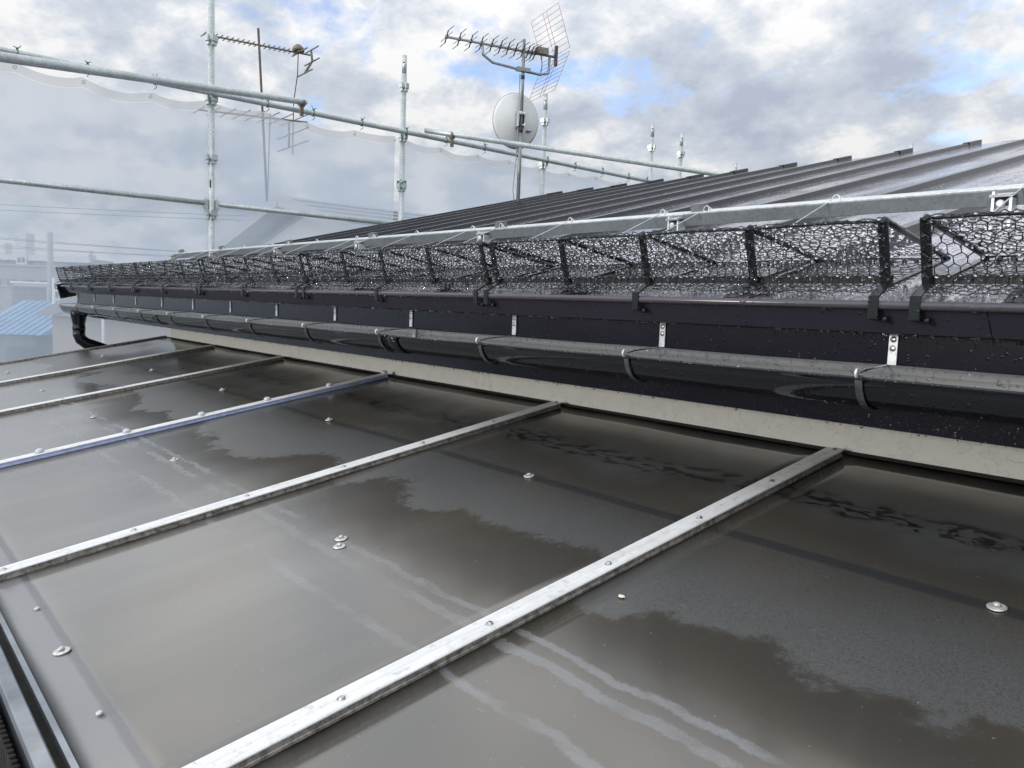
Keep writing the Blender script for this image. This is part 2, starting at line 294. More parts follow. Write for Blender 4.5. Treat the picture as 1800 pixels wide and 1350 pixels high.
# ------------------------------------------------------------------ mesh helpers
class MB:
    def __init__(s): s.v = []; s.f = []; s.sm = []
    def add(s, vs, fs, smooth=False):
        o = len(s.v); s.v += [tuple(x) for x in vs]; s.f += [tuple(i+o for i in f) for f in fs]; s.sm += [smooth]*len(fs); return s
    def box(s, a, b):
        (x0, y0, z0), (x1, y1, z1) = a, b
        return s.add([(x0,y0,z0),(x1,y0,z0),(x1,y1,z0),(x0,y1,z0),(x0,y0,z1),(x1,y0,z1),(x1,y1,z1),(x0,y1,z1)],
                     [(0,3,2,1),(4,5,6,7),(0,1,5,4),(1,2,6,5),(2,3,7,6),(3,0,4,7)])
    def obox(s, c, ax, ay, az, hx, hy, hz):
        c = Vector(c); vs = []
        for sz in (-1, 1):
            for sx, sy in ((-1,-1),(1,-1),(1,1),(-1,1)): vs.append(c + ax*(sx*hx) + ay*(sy*hy) + az*(sz*hz))
        return s.add(vs, [(0,3,2,1),(4,5,6,7),(0,1,5,4),(1,2,6,5),(2,3,7,6),(3,0,4,7)])
    def bar(s, a, b, wdt, thk, up=Vector((0, 0, 1))):
        a, b = Vector(a), Vector(b); d = (b-a); L = d.length; d.normalize(); side = d.cross(up)
        if side.length < 1e-5: side = d.cross(Vector((0, 1, 0)))
        side.normalize(); n = side.cross(d); return s.obox((a+b)/2, d, side, n, L/2, wdt/2, thk/2)
    def tube(s, pts, r, seg=10, cap=True, smooth=True):
        pts = [Vector(p) for p in pts]; n = len(pts); rs = r if isinstance(r, (list, tuple)) else [r]*n
        d0 = (pts[1]-pts[0]).normalized(); ref = Vector((0, 0, 1)) if abs(d0.z) < 0.9 else Vector((0, 1, 0))
        u = d0.cross(ref).normalized(); vs = []
        for i in range(n):
            d = (pts[min(i+1, n-1)]-pts[max(i-1, 0)]).normalized(); u = (u - d*u.dot(d)).normalized(); v = d.cross(u)
            for k in range(seg):
                a = 2*math.pi*k/seg; vs.append(pts[i] + (u*math.cos(a)+v*math.sin(a))*rs[i])
        fs = [(i*seg+k, i*seg+(k+1) % seg, (i+1)*seg+(k+1) % seg, (i+1)*seg+k) for i in range(n-1) for k in range(seg)]
        s.add(vs, fs, smooth)
        if cap:
            o = len(s.v)-len(vs); s.f += [tuple(o+k for k in range(seg))[::-1], tuple(o+(n-1)*seg+k for k in range(seg))]; s.sm += [False, False]
        return s
    def wires(s, segs, r):
        """many thin three-sided wires"""
        A = np.array([x[0] for x in segs], float); B = np.array([x[1] for x in segs], float); d = B-A; d /= np.linalg.norm(d, axis=1)[:, None]+1e-9
        ref = np.where(np.abs(d[:, 2:3]) < 0.9, [[0, 0, 1.]], [[0, 1., 0]]); u = np.cross(d, ref); u /= np.linalg.norm(u, axis=1)[:, None]; v = np.cross(d, u)
        o = len(s.v); n = len(A); V = np.zeros((n, 6, 3))
        for k in range(3):
            a = 2*math.pi*k/3+0.4; e = (u*math.cos(a)+v*math.sin(a))*r; V[:, k] = A+e; V[:, 3+k] = B+e
        s.v += [tuple(x) for x in V.reshape(-1, 3)]
        for i in range(n):
            b = o+6*i; s.f += [(b, b+1, b+4, b+3), (b+1, b+2, b+5, b+4), (b+2, b, b+3, b+5)]
        s.sm += [True]*(3*n); return s
    def lathe(s, c, ax, prof, seg=14, smooth=True):
        """prof: list of (distance along ax, radius)"""
        c = Vector(c); ax = Vector(ax).normalized(); ref = Vector((0, 0, 1)) if abs(ax.z) < 0.9 else Vector((1, 0, 0)); u = ax.cross(ref).normalized(); v = ax.cross(u); vs = []
        for h, r in prof:
            for k in range(seg): a = 2*math.pi*k/seg; vs.append(c+ax*h+(u*math.cos(a)+v*math.sin(a))*r)
        n = len(prof); fs = [(i*seg+k, i*seg+(k+1) % seg, (i+1)*seg+(k+1) % seg, (i+1)*seg+k) for i in range(n-1) for k in range(seg)]
        s.add(vs, fs, smooth); o = len(s.v)-len(vs); s.f += [tuple(o+k for k in range(seg))[::-1], tuple(o+(n-1)*seg+k for k in range(seg))]; s.sm += [False, False]; return s
    def extrude(s, prof, x0, x1, smooth=False, close=True):
        """profile of (y, z) pushed along x"""
        n = len(prof); vs = [(x0, y, z) for y, z in prof]+[(x1, y, z) for y, z in prof]
        fs = [(k, (k+1) % n, n+(k+1) % n, n+k) for k in range(n if close else n-1)]
        if close: fs += [tuple(range(n))[::-1], tuple(range(n, 2*n))]
        return s.add(vs, fs, smooth)
    def mesh(s, name, mat):
        me = bpy.data.meshes.new(name); me.from_pydata(s.v, [], s.f); me.polygons.foreach_set('use_smooth', s.sm); me.materials.append(M[mat]); me.update(); return me
    def build(s, name, mat, parent=None, loc=None):
        o = bpy.data.objects.new(name, s.mesh(name, mat)); col.objects.link(o)
        if parent is not None: o.parent = parent
        if loc is not None: o.location = loc
        return o
def inst(name, me, parent=None, loc=(0, 0, 0), rot=(0, 0, 0)):
    o = bpy.data.objects.new(name, me); col.objects.link(o); o.parent = parent; o.location = loc; o.rotation_euler = rot; return o
def thing(name, label, cat, loc=(0, 0, 0), group=None):
    o = bpy.data.objects.new(name, None); o.empty_display_size = 0.1; col.objects.link(o); o.location = loc
    return tag(o, label, cat, group)
def tag(o, label, cat, group=None):
    o['label'] = label; o['category'] = cat
    if group: o['group'] = group
    return o
def bevel(o, wd, seg=2):
    b = o.modifiers.new('bevel', 'BEVEL'); b.width = wd; b.segments = seg; b.limit_method = 'ANGLE'; return o
# one bead of water
_ic = []
def ico():
    t_ = (1+5**.5)/2; vs = [(-1,t_,0),(1,t_,0),(-1,-t_,0),(1,-t_,0),(0,-1,t_),(0,1,t_),(0,-1,-t_),(0,1,-t_),(t_,0,-1),(t_,0,1),(-t_,0,-1),(-t_,0,1)]
    fs = [(0,11,5),(0,5,1),(0,1,7),(0,7,10),(0,10,11),(1,5,9),(5,11,4),(11,10,2),(10,7,6),(7,1,8),(3,9,4),(3,4,2),(3,2,6),(3,6,8),(3,8,9),(4,9,5),(2,4,11),(6,2,10),(8,6,7),(9,8,1)]
    vs = [Vector(v).normalized() for v in vs]; mid = {}; nf = []
    def mp(a, b):
        k = (min(a, b), max(a, b))
        if k not in mid: mid[k] = len(vs); vs.append(((vs[a]+vs[b])/2).normalized())
        return mid[k]
    for a, b, c in fs:
        x, y, z = mp(a, b), mp(b, c), mp(c, a); nf += [(a,x,z),(b,y,x),(c,z,y),(x,y,z)]
    return [tuple(v) for v in vs], nf
ICO = ico()
def beads(mb, pts):
    for (x, y, z, r) in pts: mb.add([(x+a*r, y+b*r, z+c*r*1.15) for a, b, c in ICO[0]], ICO[1], True)
    return mb

# ------------------------------------------------------------------ ground
g = MB().add([(-900, -700, -3.3), (500, -700, -3.3), (500, 900, -3.3), (-900, 900, -3.3)], [(0, 1, 2, 3)]).build('ground', 'ground'); g['kind'] = 'structure'

# ------------------------------------------------------------------ the house with its metal roof
EY, EZ, TS = 1.19, 0.022, 0.2515
SA = math.atan(TS); CA, SN = math.cos(SA), math.sin(SA)
def roofp(x, u, h): return Vector((x, EY+u*CA-h*SN, EZ+u*SN+h*CA))
UL = (5.93-EY)/CA; XL, XR = -6.30, 2.0
house = thing('house', 'single-storey house with wet dark ribbed metal roof and cream stucco wall', 'house', (-2.0, 3.6, -3.3))
def H(mb, name, mat):
    o = mb.build(name, mat, house); o.location = -house.location; return o
H(MB().box((-5.33, 1.65, -3.3), (XR, 5.6, -0.16)), 'wall', 'stucco')
H(MB().add([(-5.33,1.65,-0.16),(-5.33,5.6,-0.16),(-5.33,5.6,1.06),(-5.33,1.65,0.09),(-5.25,1.65,-0.16),(-5.25,5.6,-0.16),(-5.25,5.6,1.06),(-5.25,1.65,0.09)], [(0,3,2,1),(4,5,6,7),(0,1,5,4),(1,2,6,5),(2,3,7,6),(3,0,4,7)]), 'gable_wall', 'stucco')
H(MB().box((-6.02, 1.29, -0.155), (XR, 1.648, -0.14)), 'soffit', 'fascia_dark')
H(MB().box((-6.05, 1.259, -0.170), (XR, 1.288, -0.002)), 'fascia_board', 'fascia_dark')
H(MB().box((-6.075, 1.262, -0.13), (-6.052, 1.300, -0.006)), 'fascia_end', 'timber_end')
# folded eave flashing: a leaning brown face under a rounded lip
fl = H(MB().extrude([(1.195, 0.018), (1.225, -0.018), (1.232, -0.020), (1.262, -0.004), (1.262, 0.016)], -6.10, 0.0 - 0.41), 'eave_flashing', 'fascia_brown')
H(MB().extrude([(1.195, 0.018), (1.225, -0.018), (1.232, -0.020), (1.262, -0.004), (1.262, 0.016)], -0.4085, XR), 'eave_flashing', 'fascia_brown')
H(MB().tube([(-6.16, 1.190, 0.0235), (XR, 1.190, 0.0235)], 0.0068, 10), 'eave_lip', 'eave_roll')
# roof sheets between the ribs, each a shallow tray of its own
ribx = [-2.2+0.455*k for k in range(-9, 10)]
edges = [XL+0.005]+[x for x in ribx[1:] if x < XR]
RW = 0.019
pm = {}
for i in range(len(ribx)-1):
    x0, x1 = ribx[i]+RW*0.6, ribx[i+1]-RW*0.6
    if x0 > XR: break
    mb = MB(); nu = 26; nx = 5; vs = []
    for a in range(nu+1):
        for b in range(nx+1):
            u = UL*a/nu; f = b/nx; h = 0.0015*math.sin(a*1.9+i*2.1)*math.sin(math.pi*f) - 0.002*math.sin(math.pi*f)
            vs.append(roofp(x0+(x1-x0)*f, u, h))
    fs = [(a*(nx+1)+b, a*(nx+1)+b+1, (a+1)*(nx+1)+b+1, (a+1)*(nx+1)+b) for a in range(nu) for b in range(nx)]
    mb.add(vs, fs, True); H(mb, 'roof_sheet', 'roof_metal')
def rib_mesh(x, u0, u1):
    mb = MB(); n = 17; prof = [(-RW-0.005, -0.004), (-RW, 0.002), (-RW*0.78, 0.022), (RW*0.78, 0.022), (RW, 0.002), (RW+0.005, -0.004)]; k = len(prof); vs = []
    for a in range(n+1):
        u = u0+(u1-u0)*(a-1)/(n-1)+(0.05 if a == 1 else 0) if a else u0; hs = 1.0 if a else 0.12; wv = 0.0012*math.sin(a*2.3+x*5)
        for dx, h in prof: vs.append(roofp(x+dx+wv, u, h*hs))
    fs = [(a*k+b, (a+1)*k+b, (a+1)*k+b+1, a*k+b+1) for a in range(n) for b in range(k-1)]+[tuple(range(k)), tuple(n*k+b for b in range(k))[::-1]]
    return mb.add(vs, fs)
for x in ribx:
    if x > XR: continue
    rb = H(rib_mesh(x, 0.03, UL+0.03), 'roof_rib', 'roof_rib_metal')
    c0 = roofp(x, UL-0.05, 0.0125); ax = Vector((1, 0, 0)); ay = Vector((0, CA, SN)); az = Vector((0, -SN, CA))
    cp = MB().obox(c0, ax, ay, az, RW+0.003, 0.10, 0.0135).build('rib_end_cap', 'roof_rib_metal', rb)
H(MB().add([roofp(XL-0.03, 0, -0.09), roofp(XL-0.03, UL, -0.09), roofp(XL-0.03, UL, 0.012), roofp(XL-0.03, 0, 0.012), roofp(XL-0.002, 0, -0.09), roofp(XL-0.002, UL, -0.09), roofp(XL-0.002, UL, 0.012), roofp(XL-0.002, 0, 0.012)], [(0,3,2,1),(4,5,6,7),(0,1,5,4),(1,2,6,5),(2,3,7,6),(3,0,4,7)]), 'verge_board', 'fascia_dark')
H(MB().add([roofp(XL, 0.08, -0.03), roofp(XR, 0.08, -0.03), roofp(XR, UL, -0.03), roofp(XL, UL, -0.03)], [(3, 2, 1, 0)]), 'roof_deck', 'fascia_dark')
H(MB().add([roofp(XL, UL+0.001, -0.16), roofp(XR, UL+0.001, -0.16), roofp(XR, UL+0.001, -0.002), roofp(XL, UL+0.001, -0.002)], [(0, 1, 2, 3)]), 'ridge_trim', 'roof_rib_metal')
# drops hanging from the flashing and the fascia
pts = []
for _ in range(330):
    x = -6.0+6.6*(rnd.random()**0.6) if rnd.random() < .5 else rnd.uniform(-6, .3); pts.append((x, 1.2275, -0.0205, rnd.uniform(0.0012, 0.0028)))
for _ in range(170): pts.append((rnd.uniform(-6, .3), 1.262, -0.171, rnd.uniform(0.0012, 0.003)))
for _ in range(200): pts.append((rnd.uniform(-6, .3), 1.186, 0.0175, rnd.uniform(0.0010, 0.0022)))
o = H(beads(MB(), pts), 'water_drops', 'water'); o['kind'] = 'stuff'

# ------------------------------------------------------------------ rain gutter
gut = thing('rain_gutter', 'black half-round rain gutter on galvanised straps along the eave', 'gutter', (-2.5, 1.2, -0.12))
def G(mb, name, mat, parent=None):
    o = mb.build(name, mat, parent or gut); 
    if parent is None: o.location = -gut.location
    return o
def gz(x): return -0.081+0.0042*(x+0.558)
GY, GR = 1.200, 0.046
def gutter_mesh(x0, x1, y0=0, n=14, seg=24):
    prof = []
    for k in range(seg+1):
        a = math.pi*k/seg; prof.append((GY-math.cos(a)*GR, -math.sin(a)*GR*1.08))
    inner = [(y if False else GY+(y-GY)*0.955, z*0.955) for y, z in prof][::-1]
    prof, inner = prof[1:], inner[:-1]; pr = [(GY-GR-0.003, -0.002), (GY-GR-0.0035, -0.007)]+prof+[(GY+GR, 0.014)]+[(GY+GR-0.003, 0.014)]+inner+[(GY-GR+0.002, -0.002)]
    k = len(pr); vs = []
    for i in range(n+1):
        x = x0+(x1-x0)*i/n; sag = -0.0012*math.sin(math.pi*((x+0.558)/0.455 % 1.0))
        for y, z in pr: vs.append((x, y, z+gz(x)+sag))
    fs = [(i*k+j, i*k+(j+1) % k, (i+1)*k+(j+1) % k, (i+1)*k+j) for i in range(n) for j in range(k)]+[tuple(range(k))[::-1], tuple(n*k+j for j in range(k))]
    return MB().add(vs, fs, True)
GX0 = -6.02
for a, b in ((GX0, -3.975), (-3.97, -1.875), (-1.87, 1.6)):
    tr = G(gutter_mesh(a, b, n=60), 'trough', 'gutter_pvc'); tr.data.materials.append(M['gutter_inside'])
    for q_ in tr.data.polygons[:60*53]:
        if 27 <= q_.index % 53 <= 51: q_.material_index = 1
for jx in (-1.8725, -3.9725):
    js = MB(); vs = []; wd = 0.035
    for dx in (-wd, wd):
        for k in range(13): a = math.pi*k/12; vs.append((jx+dx, GY-math.cos(a)*(GR+0.0022), gz(jx)-0.003-math.sin(a)*(GR*1.08+0.0004)))
    js.add(vs, [(k, k+1, 14+k, 13+k) for k in range(12)], True); jo = G(js, 'joint_sleeve', 'gutter_pvc'); sd_ = jo.modifiers.new('solid', 'SOLIDIFY'); sd_.thickness = 0.002
sx = [-0.558-0.455*k for k in range(-3, 13)]
mstrap = None
for i, x in enumerate(sx):
    z0 = gz(x)
    st = G(MB().obox((x, 1.2565, -0.038), Vector((1,0,0)), Vector((0,1,0)), Vector((0,0,1)), 0.0068, 0.0012, 0.030), 'strap', 'galvanised_bright')
    for dz in (-0.028, -0.042):
        s_ = MB().lathe((x, 1.2553, dz), (0, -1, 0), [(0, 0.0050), (0.0012, 0.0048), (0.0018, 0.0030), (0.0022, 0.0012)], 10).build('screw', 'screw', st)
    # hook: flat strip round the trough with a curl at the front rim
    pts = [(x, GY+math.cos(a)*(GR+0.002), z0-math.sin(a)*(GR*1.08+0.003)) for a in [math.pi*k/16 for k in range(17)]]
    mb = MB(); vs = []; wd = 0.0055
    for q, (xx, y, z) in enumerate(pts):
        for dx in (-wd, wd): vs += [(xx+dx, y, z), (xx+dx, GY+(y-GY)*1.035, z0+(z-z0)*1.035)]
    fs = []
    for q in range(len(pts)-1):
        b = 4*q; c_ = 4*(q+1); fs += [(b+1, b+3, c_+3, c_+1), (b, c_, c_+2, b+2), (b, b+1, c_+1, c_), (b+2, c_+2, c_+3, b+3)]
    mb.add(vs, fs); G(mb, 'hook', 'hook_steel_shaded')
    fy = GY-GR-0.005
    curl = [(x, fy-0.003-0.005*math.sin(a), z0+0.003-0.006*math.cos(a)*1.0) for a in [math.pi*1.5*k/10 for k in range(11)]]
    hk = MB().tube(curl, 0.0024, 6); G(hk, 'hook_curl', 'galvanised_bright'); G(MB().tube([(x, fy, z0+0.003), (x+0.004, fy+0.02, z0+0.008), (x, GY+GR-0.004, z0+0.014)], 0.0013, 5), 'stay_wire', 'black_wire')
# outlet and swan neck
dx_ = -5.72
zt = gz(dx_)
G(MB().lathe((dx_, GY, zt-0.03), (0, 0, -1), [(0, 0.050), (0.02, 0.050), (0.085, 0.0365), (0.10, 0.0365), (0.102, 0.039), (0.125, 0.039)], 24), 'outlet', 'gutter_pvc')
path = [(dx_, GY, zt-0.14), (dx_, GY, zt-0.185), (dx_+0.004, GY+0.010, zt-0.215), (dx_+0.012, GY+0.04, zt-0.240), (dx_+0.024, GY+0.10, zt-0.262), (dx_+0.034, GY+0.16, zt-0.285), (dx_+0.040, GY+0.19, zt-0.315), (dx_+0.041, GY+0.20, zt-0.36), (dx_+0.041, GY+0.20, -3.2)]
G(MB().tube(path, [0.0365]*9, 24), 'downpipe', 'gutter_pvc')
pts = []
for _ in range(420):
    x = rnd.uniform(-6, .4); a = rnd.gauss(math.pi/2*0.95, 0.28); pts.append((x, GY-math.cos(a)*(GR+0.0006), gz(x)-math.sin(a)*(GR*1.08+0.0008), rnd.uniform(0.0008, 0.0022)))
for _ in range(140): x = rnd.uniform(-6, .4); pts.append((x, GY-GR-0.0045, gz(x)-0.004, rnd.uniform(0.0008, 0.0020)))
for k in range(12): pts.append((dx_+rnd.uniform(-.01, .03), GY+rnd.uniform(.02, .14), zt-0.285-rnd.random()*.02, 0.004))
o = G(beads(MB(), pts), 'water_drops', 'water'); o['kind'] = 'stuff'

# ------------------------------------------------------------------ snow guard baskets
FB, FT, BA = (1.220, 0.053), (1.192, 0.147), (1.430, 0.110)   # front foot, top, back apex of a bracket, as (y, z)
HEX = 0.0172
def hexnet(x0, x1, P, Q, seed, drop=0.0):
    """chicken wire between two lines parallel to x; P and Q are (y, z)"""
    rr_ = random.Random(seed); L = math.hypot(Q[0]-P[0], Q[1]-P[1]); s = HEX/math.sqrt(3); rows = int(L/(1.5*s))+1; nc = int((x1-x0)/HEX)+2
    nrm = (-(Q[1]-P[1])/L, (Q[0]-P[0])/L); pos = {}
    def vert(i, j):   # zigzag lattice: row j, column i (half cells)
        if (i, j) in pos: return pos[(i, j)]
        x = x0+(i*0.5)*HEX; zz = j*1.5*s+(0.5*s if (i+j) % 2 else 0.0)
        t_ = min(1.0, zz/L); dd = rr_.gauss(0, 0.0010); y = P[0]+(Q[0]-P[0])*t_+nrm[0]*dd; z = P[1]+(Q[1]-P[1])*t_+nrm[1]*dd
        pos[(i, j)] = (min(max(x+rr_.gauss(0, 0.0008), x0), x1), y+rr_.gauss(0, 0.0005), z+rr_.gauss(0, 0.0006)); return pos[(i, j)]
    segs = []
    for j in range(rows):
        for i in range(2*nc):
            if x0+i*0.5*HEX > x1: break
            segs.append((vert(i, j), vert(i+1, j)))
            if (i+j) % 2 and j+1 < rows: segs.append((vert(i, j), vert(i, j+1)))
    return segs, list(pos.values())
SECL = 0.945
def basket_parts():
    """part meshes of one basket, local x from 0 to SECL; ties shared by all copies"""
    P = []
    px_ = [0.0, SECL*0.26, SECL*0.50, SECL*0.75, SECL]; wd = 0.0148
    for i, x in enumerate(px_):
        x = min(max(x, wd/2), SECL-wd/2)
        mb = MB(); mb.bar((x, FB[0], FB[1]-0.002), (x, FT[0], FT[1]), wd, 0.0035, Vector((0, 1, 0.2))); P.append(('post', mb.mesh('post', 'black_coat')))
        mb = MB(); mb.tube([(x, FT[0]-.002, FT[1]-.004), (x, FT[0]+0.004, FT[1]+0.003), (x, FT[0]+0.014, FT[1]+0.001), (x+0.002, BA[0], BA[1])], [0.0048, 0.0055, 0.0055, 0.0050], 8); P.append(('brace', mb.mesh('brace', 'black_coat')))
        mb = MB(); mb.bar((x, BA[0]+0.004, BA[1]-0.002), (x, FB[0], FB[1]), 0.010, 0.004); P.append(('foot_bar', mb.mesh('foot_bar', 'black_coat')))
        if i in (0, 2, 4):
            mb = MB(); mb.bar((x, FB[0]+0.003, FB[1]+0.006), (x, 1.1835, 0.036), wd*1.02, 0.003)
            mb.bar((x, 1.1825, 0.037), (x, 1.1835, 0.004), wd*1.02, 0.003, Vector((0, 1, 0))); mb.bar((x, 1.1835, 0.0045), (x, 1.206, 0.001), wd*1.02, 0.003)
            mb.lathe((x+0.010, 1.195, 0.003), (1, 0, 0), [(0, 0.0055), (0.008, 0.0055)], 6); P.append(('clamp', mb.mesh('clamp', 'black_coat')))
    mb = MB(); mb.tube([(SECL*k/12, FT[0]+0.002, FT[1]+0.001+0.0012*math.sin(k*1.9)) for k in range(13)], 0.0026, 7); P.append(('top_rail', mb.mesh('top_rail', 'black_coat')))
    mb = MB(); mb.bar((0, FB[0]+0.004, FB[1]+0.010), (SECL, FB[0]+0.004, FB[1]+0.010), 0.004, 0.0125); P.append(('bottom_rail', mb.mesh('bottom_rail', 'black_coat')))
    mb = MB(); mb.tube([(SECL*k/14, BA[0], BA[1]+0.0015*math.sin(k*2.2)) for k in range(15)], 0.0016, 6); P.append(('back_wire', mb.mesh('back_wire', 'black_coat')))
    s1, v1 = hexnet(0.004, SECL-0.004, (FB[0]-0.006, FB[1]-0.002), (FT[0]-0.006, FT[1]+0.004), 3)
    s2, v2 = hexnet(0.004, SECL-0.004, (FT[0]-0.002, FT[1]+0.005), (BA[0]+0.006, BA[1]+0.004), 5)
    s3, v3 = hexnet(0.004, SECL-0.004, (BA[0]+0.004, BA[1]-0.001), (FB[0], FB[1]-0.010), 8)
    mb = MB().wires(s1, 0.0010); mb.wires(s2, 0.0010); mb.wires(s3, 0.0009)
    q = random.Random(4)   # wire ends twisted together along the back wire
    for k in range(46):
        x = 0.01+k*0.0205; c = (x, BA[0]-0.004, BA[1]-0.006); mb.add([(c[0]+a*0.0045*q.uniform(.6, 1.3), c[1]+b*0.004, c[2]+d*0.0065*q.uniform(.6, 1.3)) for a, b, d in ICO[0]], ICO[1], True)
    P.append(('wire_mesh', mb.mesh('wire_mesh', 'black_wire')))
    pts = []
    for v in v1+v2+v3:
        if q.random() < 0.78: pts.append((v[0]+q.gauss(0, .001), v[1], v[2]-0.0016, q.choice((0.0014, 0.0018, 0.0024, 0.0030))))
    for s_ in s1+s2:
        if q.random() < 0.26: f = q.random(); pts.append(tuple(s_[0][k]+(s_[1][k]-s_[0][k])*f-(0.0013 if k == 2 else 0) for k in range(3))+(q.uniform(0.0008, 0.0015),))
    for _ in range(70): pts.append((q.uniform(0, SECL), FT[0], FT[1]-0.0028, q.uniform(0.0011, 0.0026)))
    for _ in range(90): pts.append((q.uniform(0, SECL), FB[0]+0.004+q.choice((-.001, .001)), FB[1]+0.0028, q.uniform(0.0011, 0.0028)))
    P.append(('water_drops', beads(MB(), pts).mesh('water_drops', 'water')))
    return P
BP = basket_parts()
sec = [(0.455-0.96-0.002, 'rightmost snow guard basket, cut off by the frame edge'), (-1.4975, 'large near snow guard basket left of the open gap'), (-2.468, 'snow guard basket third from the frame edge, above the gutter middle'), (-3.452, 'snow guard basket fourth from the frame edge'), (-4.425, 'fifth snow guard basket counting away from the camera'), (-5.385, 'sixth snow guard basket, last but one at the far eave'), (-6.345, 'farthest snow guard basket, overhanging the left end of the eave')]
for i, (x, lab) in enumerate(sec):
    b = thing('snow_guard_basket', lab, 'snow guard', (x, 0, 0), 'black wire snow guard baskets along the eave')
    b.rotation_euler = (0, 0, 0)
    for nm, me in BP:
        o = inst(nm, me, b)
        if nm in ('wire_mesh', 'water_drops'): o['kind'] = 'stuff'

# ------------------------------------------------------------------ galvanised snow rail with its tie wires
RY = 1.84
rail = thing('snow_rail', 'galvanised angle snow rail on brackets across the ribbed roof', 'snow rail', (-2.5, RY, 0.2))
def S(mb, name, mat, parent=None):
    o = mb.build(name, mat, parent or rail)
    if parent is None: o.location = -rail.location
    return o
RZ = 0.276
ay = Vector((0, CA, SN)); az = Vector((0, -SN, CA)); ax = Vector((1, 0, 0))
def raillen(x0, x1, dz=0):
    c = Vector(((x0+x1)/2, RY, RZ+dz)); L = (x1-x0)/2
    return MB().obox(c-Vector((0, 0, 0.0155)), ax, ay, az, L, 0.0022, 0.0160), MB().obox(c+ay*0.030+az*0.0025, ax, ay, az, L, 0.033, 0.0022)
cuts = [-5.88, -3.90, -2.30, -1.43, 1.4]
for a, b in zip(cuts[:-1], cuts[1:]):
    web, flg = raillen(a+0.001, b-0.001, 0.001*math.sin(a*3)); wo = bevel(S(web, 'angle_rail', 'galvanised_angle'), 0.0012)
    bevel(flg.build('top_flange', 'galvanised_bright', wo), 0.0012)  # same steel as the web, made paler to stand for sky reflection
for x in (0.27, -0.615, -1.45, -2.33, -3.24, -4.12, -5.09, -5.85):
    mb = MB(); zr = roofp(0, (RY-EY)/CA, 0.0).z
    mb.obox((x-0.015, RY-0.010, (RZ+zr)/2-0.004), ax, Vector((0,1,0)), Vector((0,0,1)), 0.0025, 0.016, (RZ-zr)/2)
    mb.obox((x+0.018, RY-0.010, (RZ+zr)/2-0.010), ax, Vector((0,1,0)), Vector((0,0,1)), 0.0025, 0.016, (RZ-zr)/2-0.008)
    mb.obox((x, RY-0.015, RZ-0.010), ax, ay, az, 0.021, 0.016, 0.0025)
    mb.lathe((x, RY-0.024, RZ-0.030), (0, -1, 0), [(0, 0.009), (0.006, 0.009), (0.009, 0.005)], 8)
    bk = S(mb, 'bracket', 'galvanised_bright')
    MB().obox((x+0.05, RY+0.028, RZ+0.022), ax, ay, az, 0.022, 0.012, 0.011).build('cover_tab', 'galvanised_angle', bk)
    bk.children[0].location = (0, 0, 0)
for lx in (-0.20, -0.585, -1.0, -1.376, -1.53, -1.915, -2.272, -2.44, -2.82, -3.17, -3.32, -3.72, -4.05, -4.25, -4.65, -4.98, -5.2, -5.6):
    top = (lx, RY-0.003, RZ+0.004)
    mb = MB(); mb.tube([(lx+.004, BA[0]-0.002, BA[1]+0.001), (lx+.002, (BA[0]+RY)/2, (BA[1]+RZ)/2-0.002), top, (lx-0.004, RY+0.02, RZ+0.012)], 0.0013, 5)
    cx = lx+0.012; rg = 0.0095
    mb.tube([(cx+rg*math.cos(a)*1.0, RY+0.01+0.003*a/6, RZ+0.013+rg*math.sin(a)) for a in [-1.2+2*math.pi*1.3*k/18 for k in range(19)]], 0.0014, 5)
    mb.tube([(cx+0.008, RY+0.012, RZ+0.02), (cx+0.020, RY+0.01, RZ+0.012), (cx+0.024, RY+0.008, RZ-0.002)], 0.0012, 5)
    S(mb, 'tie_wire', 'bright_wire')

# ------------------------------------------------------------------ polycarbonate terrace roof
TA = R(9.93); TC, TSN = math.cos(TA), math.sin(TA); TY, TZ = 1.645, -0.285
def terp(x, y, h=0.0):   # point on the sheet at plan position (x, y), h above it
    return Vector((x, y-h*TSN, TZ+(y-TY)*math.tan(TA)+h*TC))
ter = thing('terrace_roof', 'lean-to terrace roof of wet smoked polycarbonate with aluminium bars', 'terrace roof', (-2.5, 0.9, -3.3))
def T(mb, name, mat, parent=None):
    o = mb.build(name, mat, parent or ter)
    if parent is None: o.location = -ter.location
    return o
barx = [0.10, -0.823, -1.682, -2.640, -3.575, -4.470]
edge_x = -5.42
YF, YB = 0.195, 1.646
lims = [1.05]+barx+[edge_x]
for i in range(len(lims)-1):
    x1, x0 = lims[i]-0.002, lims[i+1]+0.002; nx, ny = 14, 18; vs = []
    for lay in (0, -0.0035):
        for a in range(ny+1):
            for b in range(nx+1):
                f = b/nx; g_ = a/ny; sag = -0.006*math.sin(math.pi*f)*math.sin(3*math.pi*g_)**2+0.0015*math.sin(f*9+i)*math.sin(g_*7+i*2)*math.sin(math.pi*f)
                vs.append(terp(x0+(x1-x0)*f, YF+(YB-YF)*g_, lay+sag))
    k = (nx+1)*(ny+1); fs = []
    for a in range(ny):
        for b in range(nx):
            q = a*(nx+1)+b; fs.append((q, q+1, q+nx+2, q+nx+1)); fs.append((k+q, k+q+nx+1, k+q+nx+2, k+q+1))
    for b in range(nx): fs.append((b, k+b, k+b+1, b+1)); q = ny*(nx+1)+b; fs.append((q, q+1, k+q+1, k+q))
    for a in range(ny): q = a*(nx+1); fs.append((q, q+nx+1, k+q+nx+1, k+q)); q += nx; fs.append((q, k+q, k+q+nx+1, q+nx+1))
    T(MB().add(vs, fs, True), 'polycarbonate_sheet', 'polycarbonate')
tax = Vector((1, 0, 0)); tay = Vector((0, TC, TSN)); taz = Vector((0, -TSN, TC))
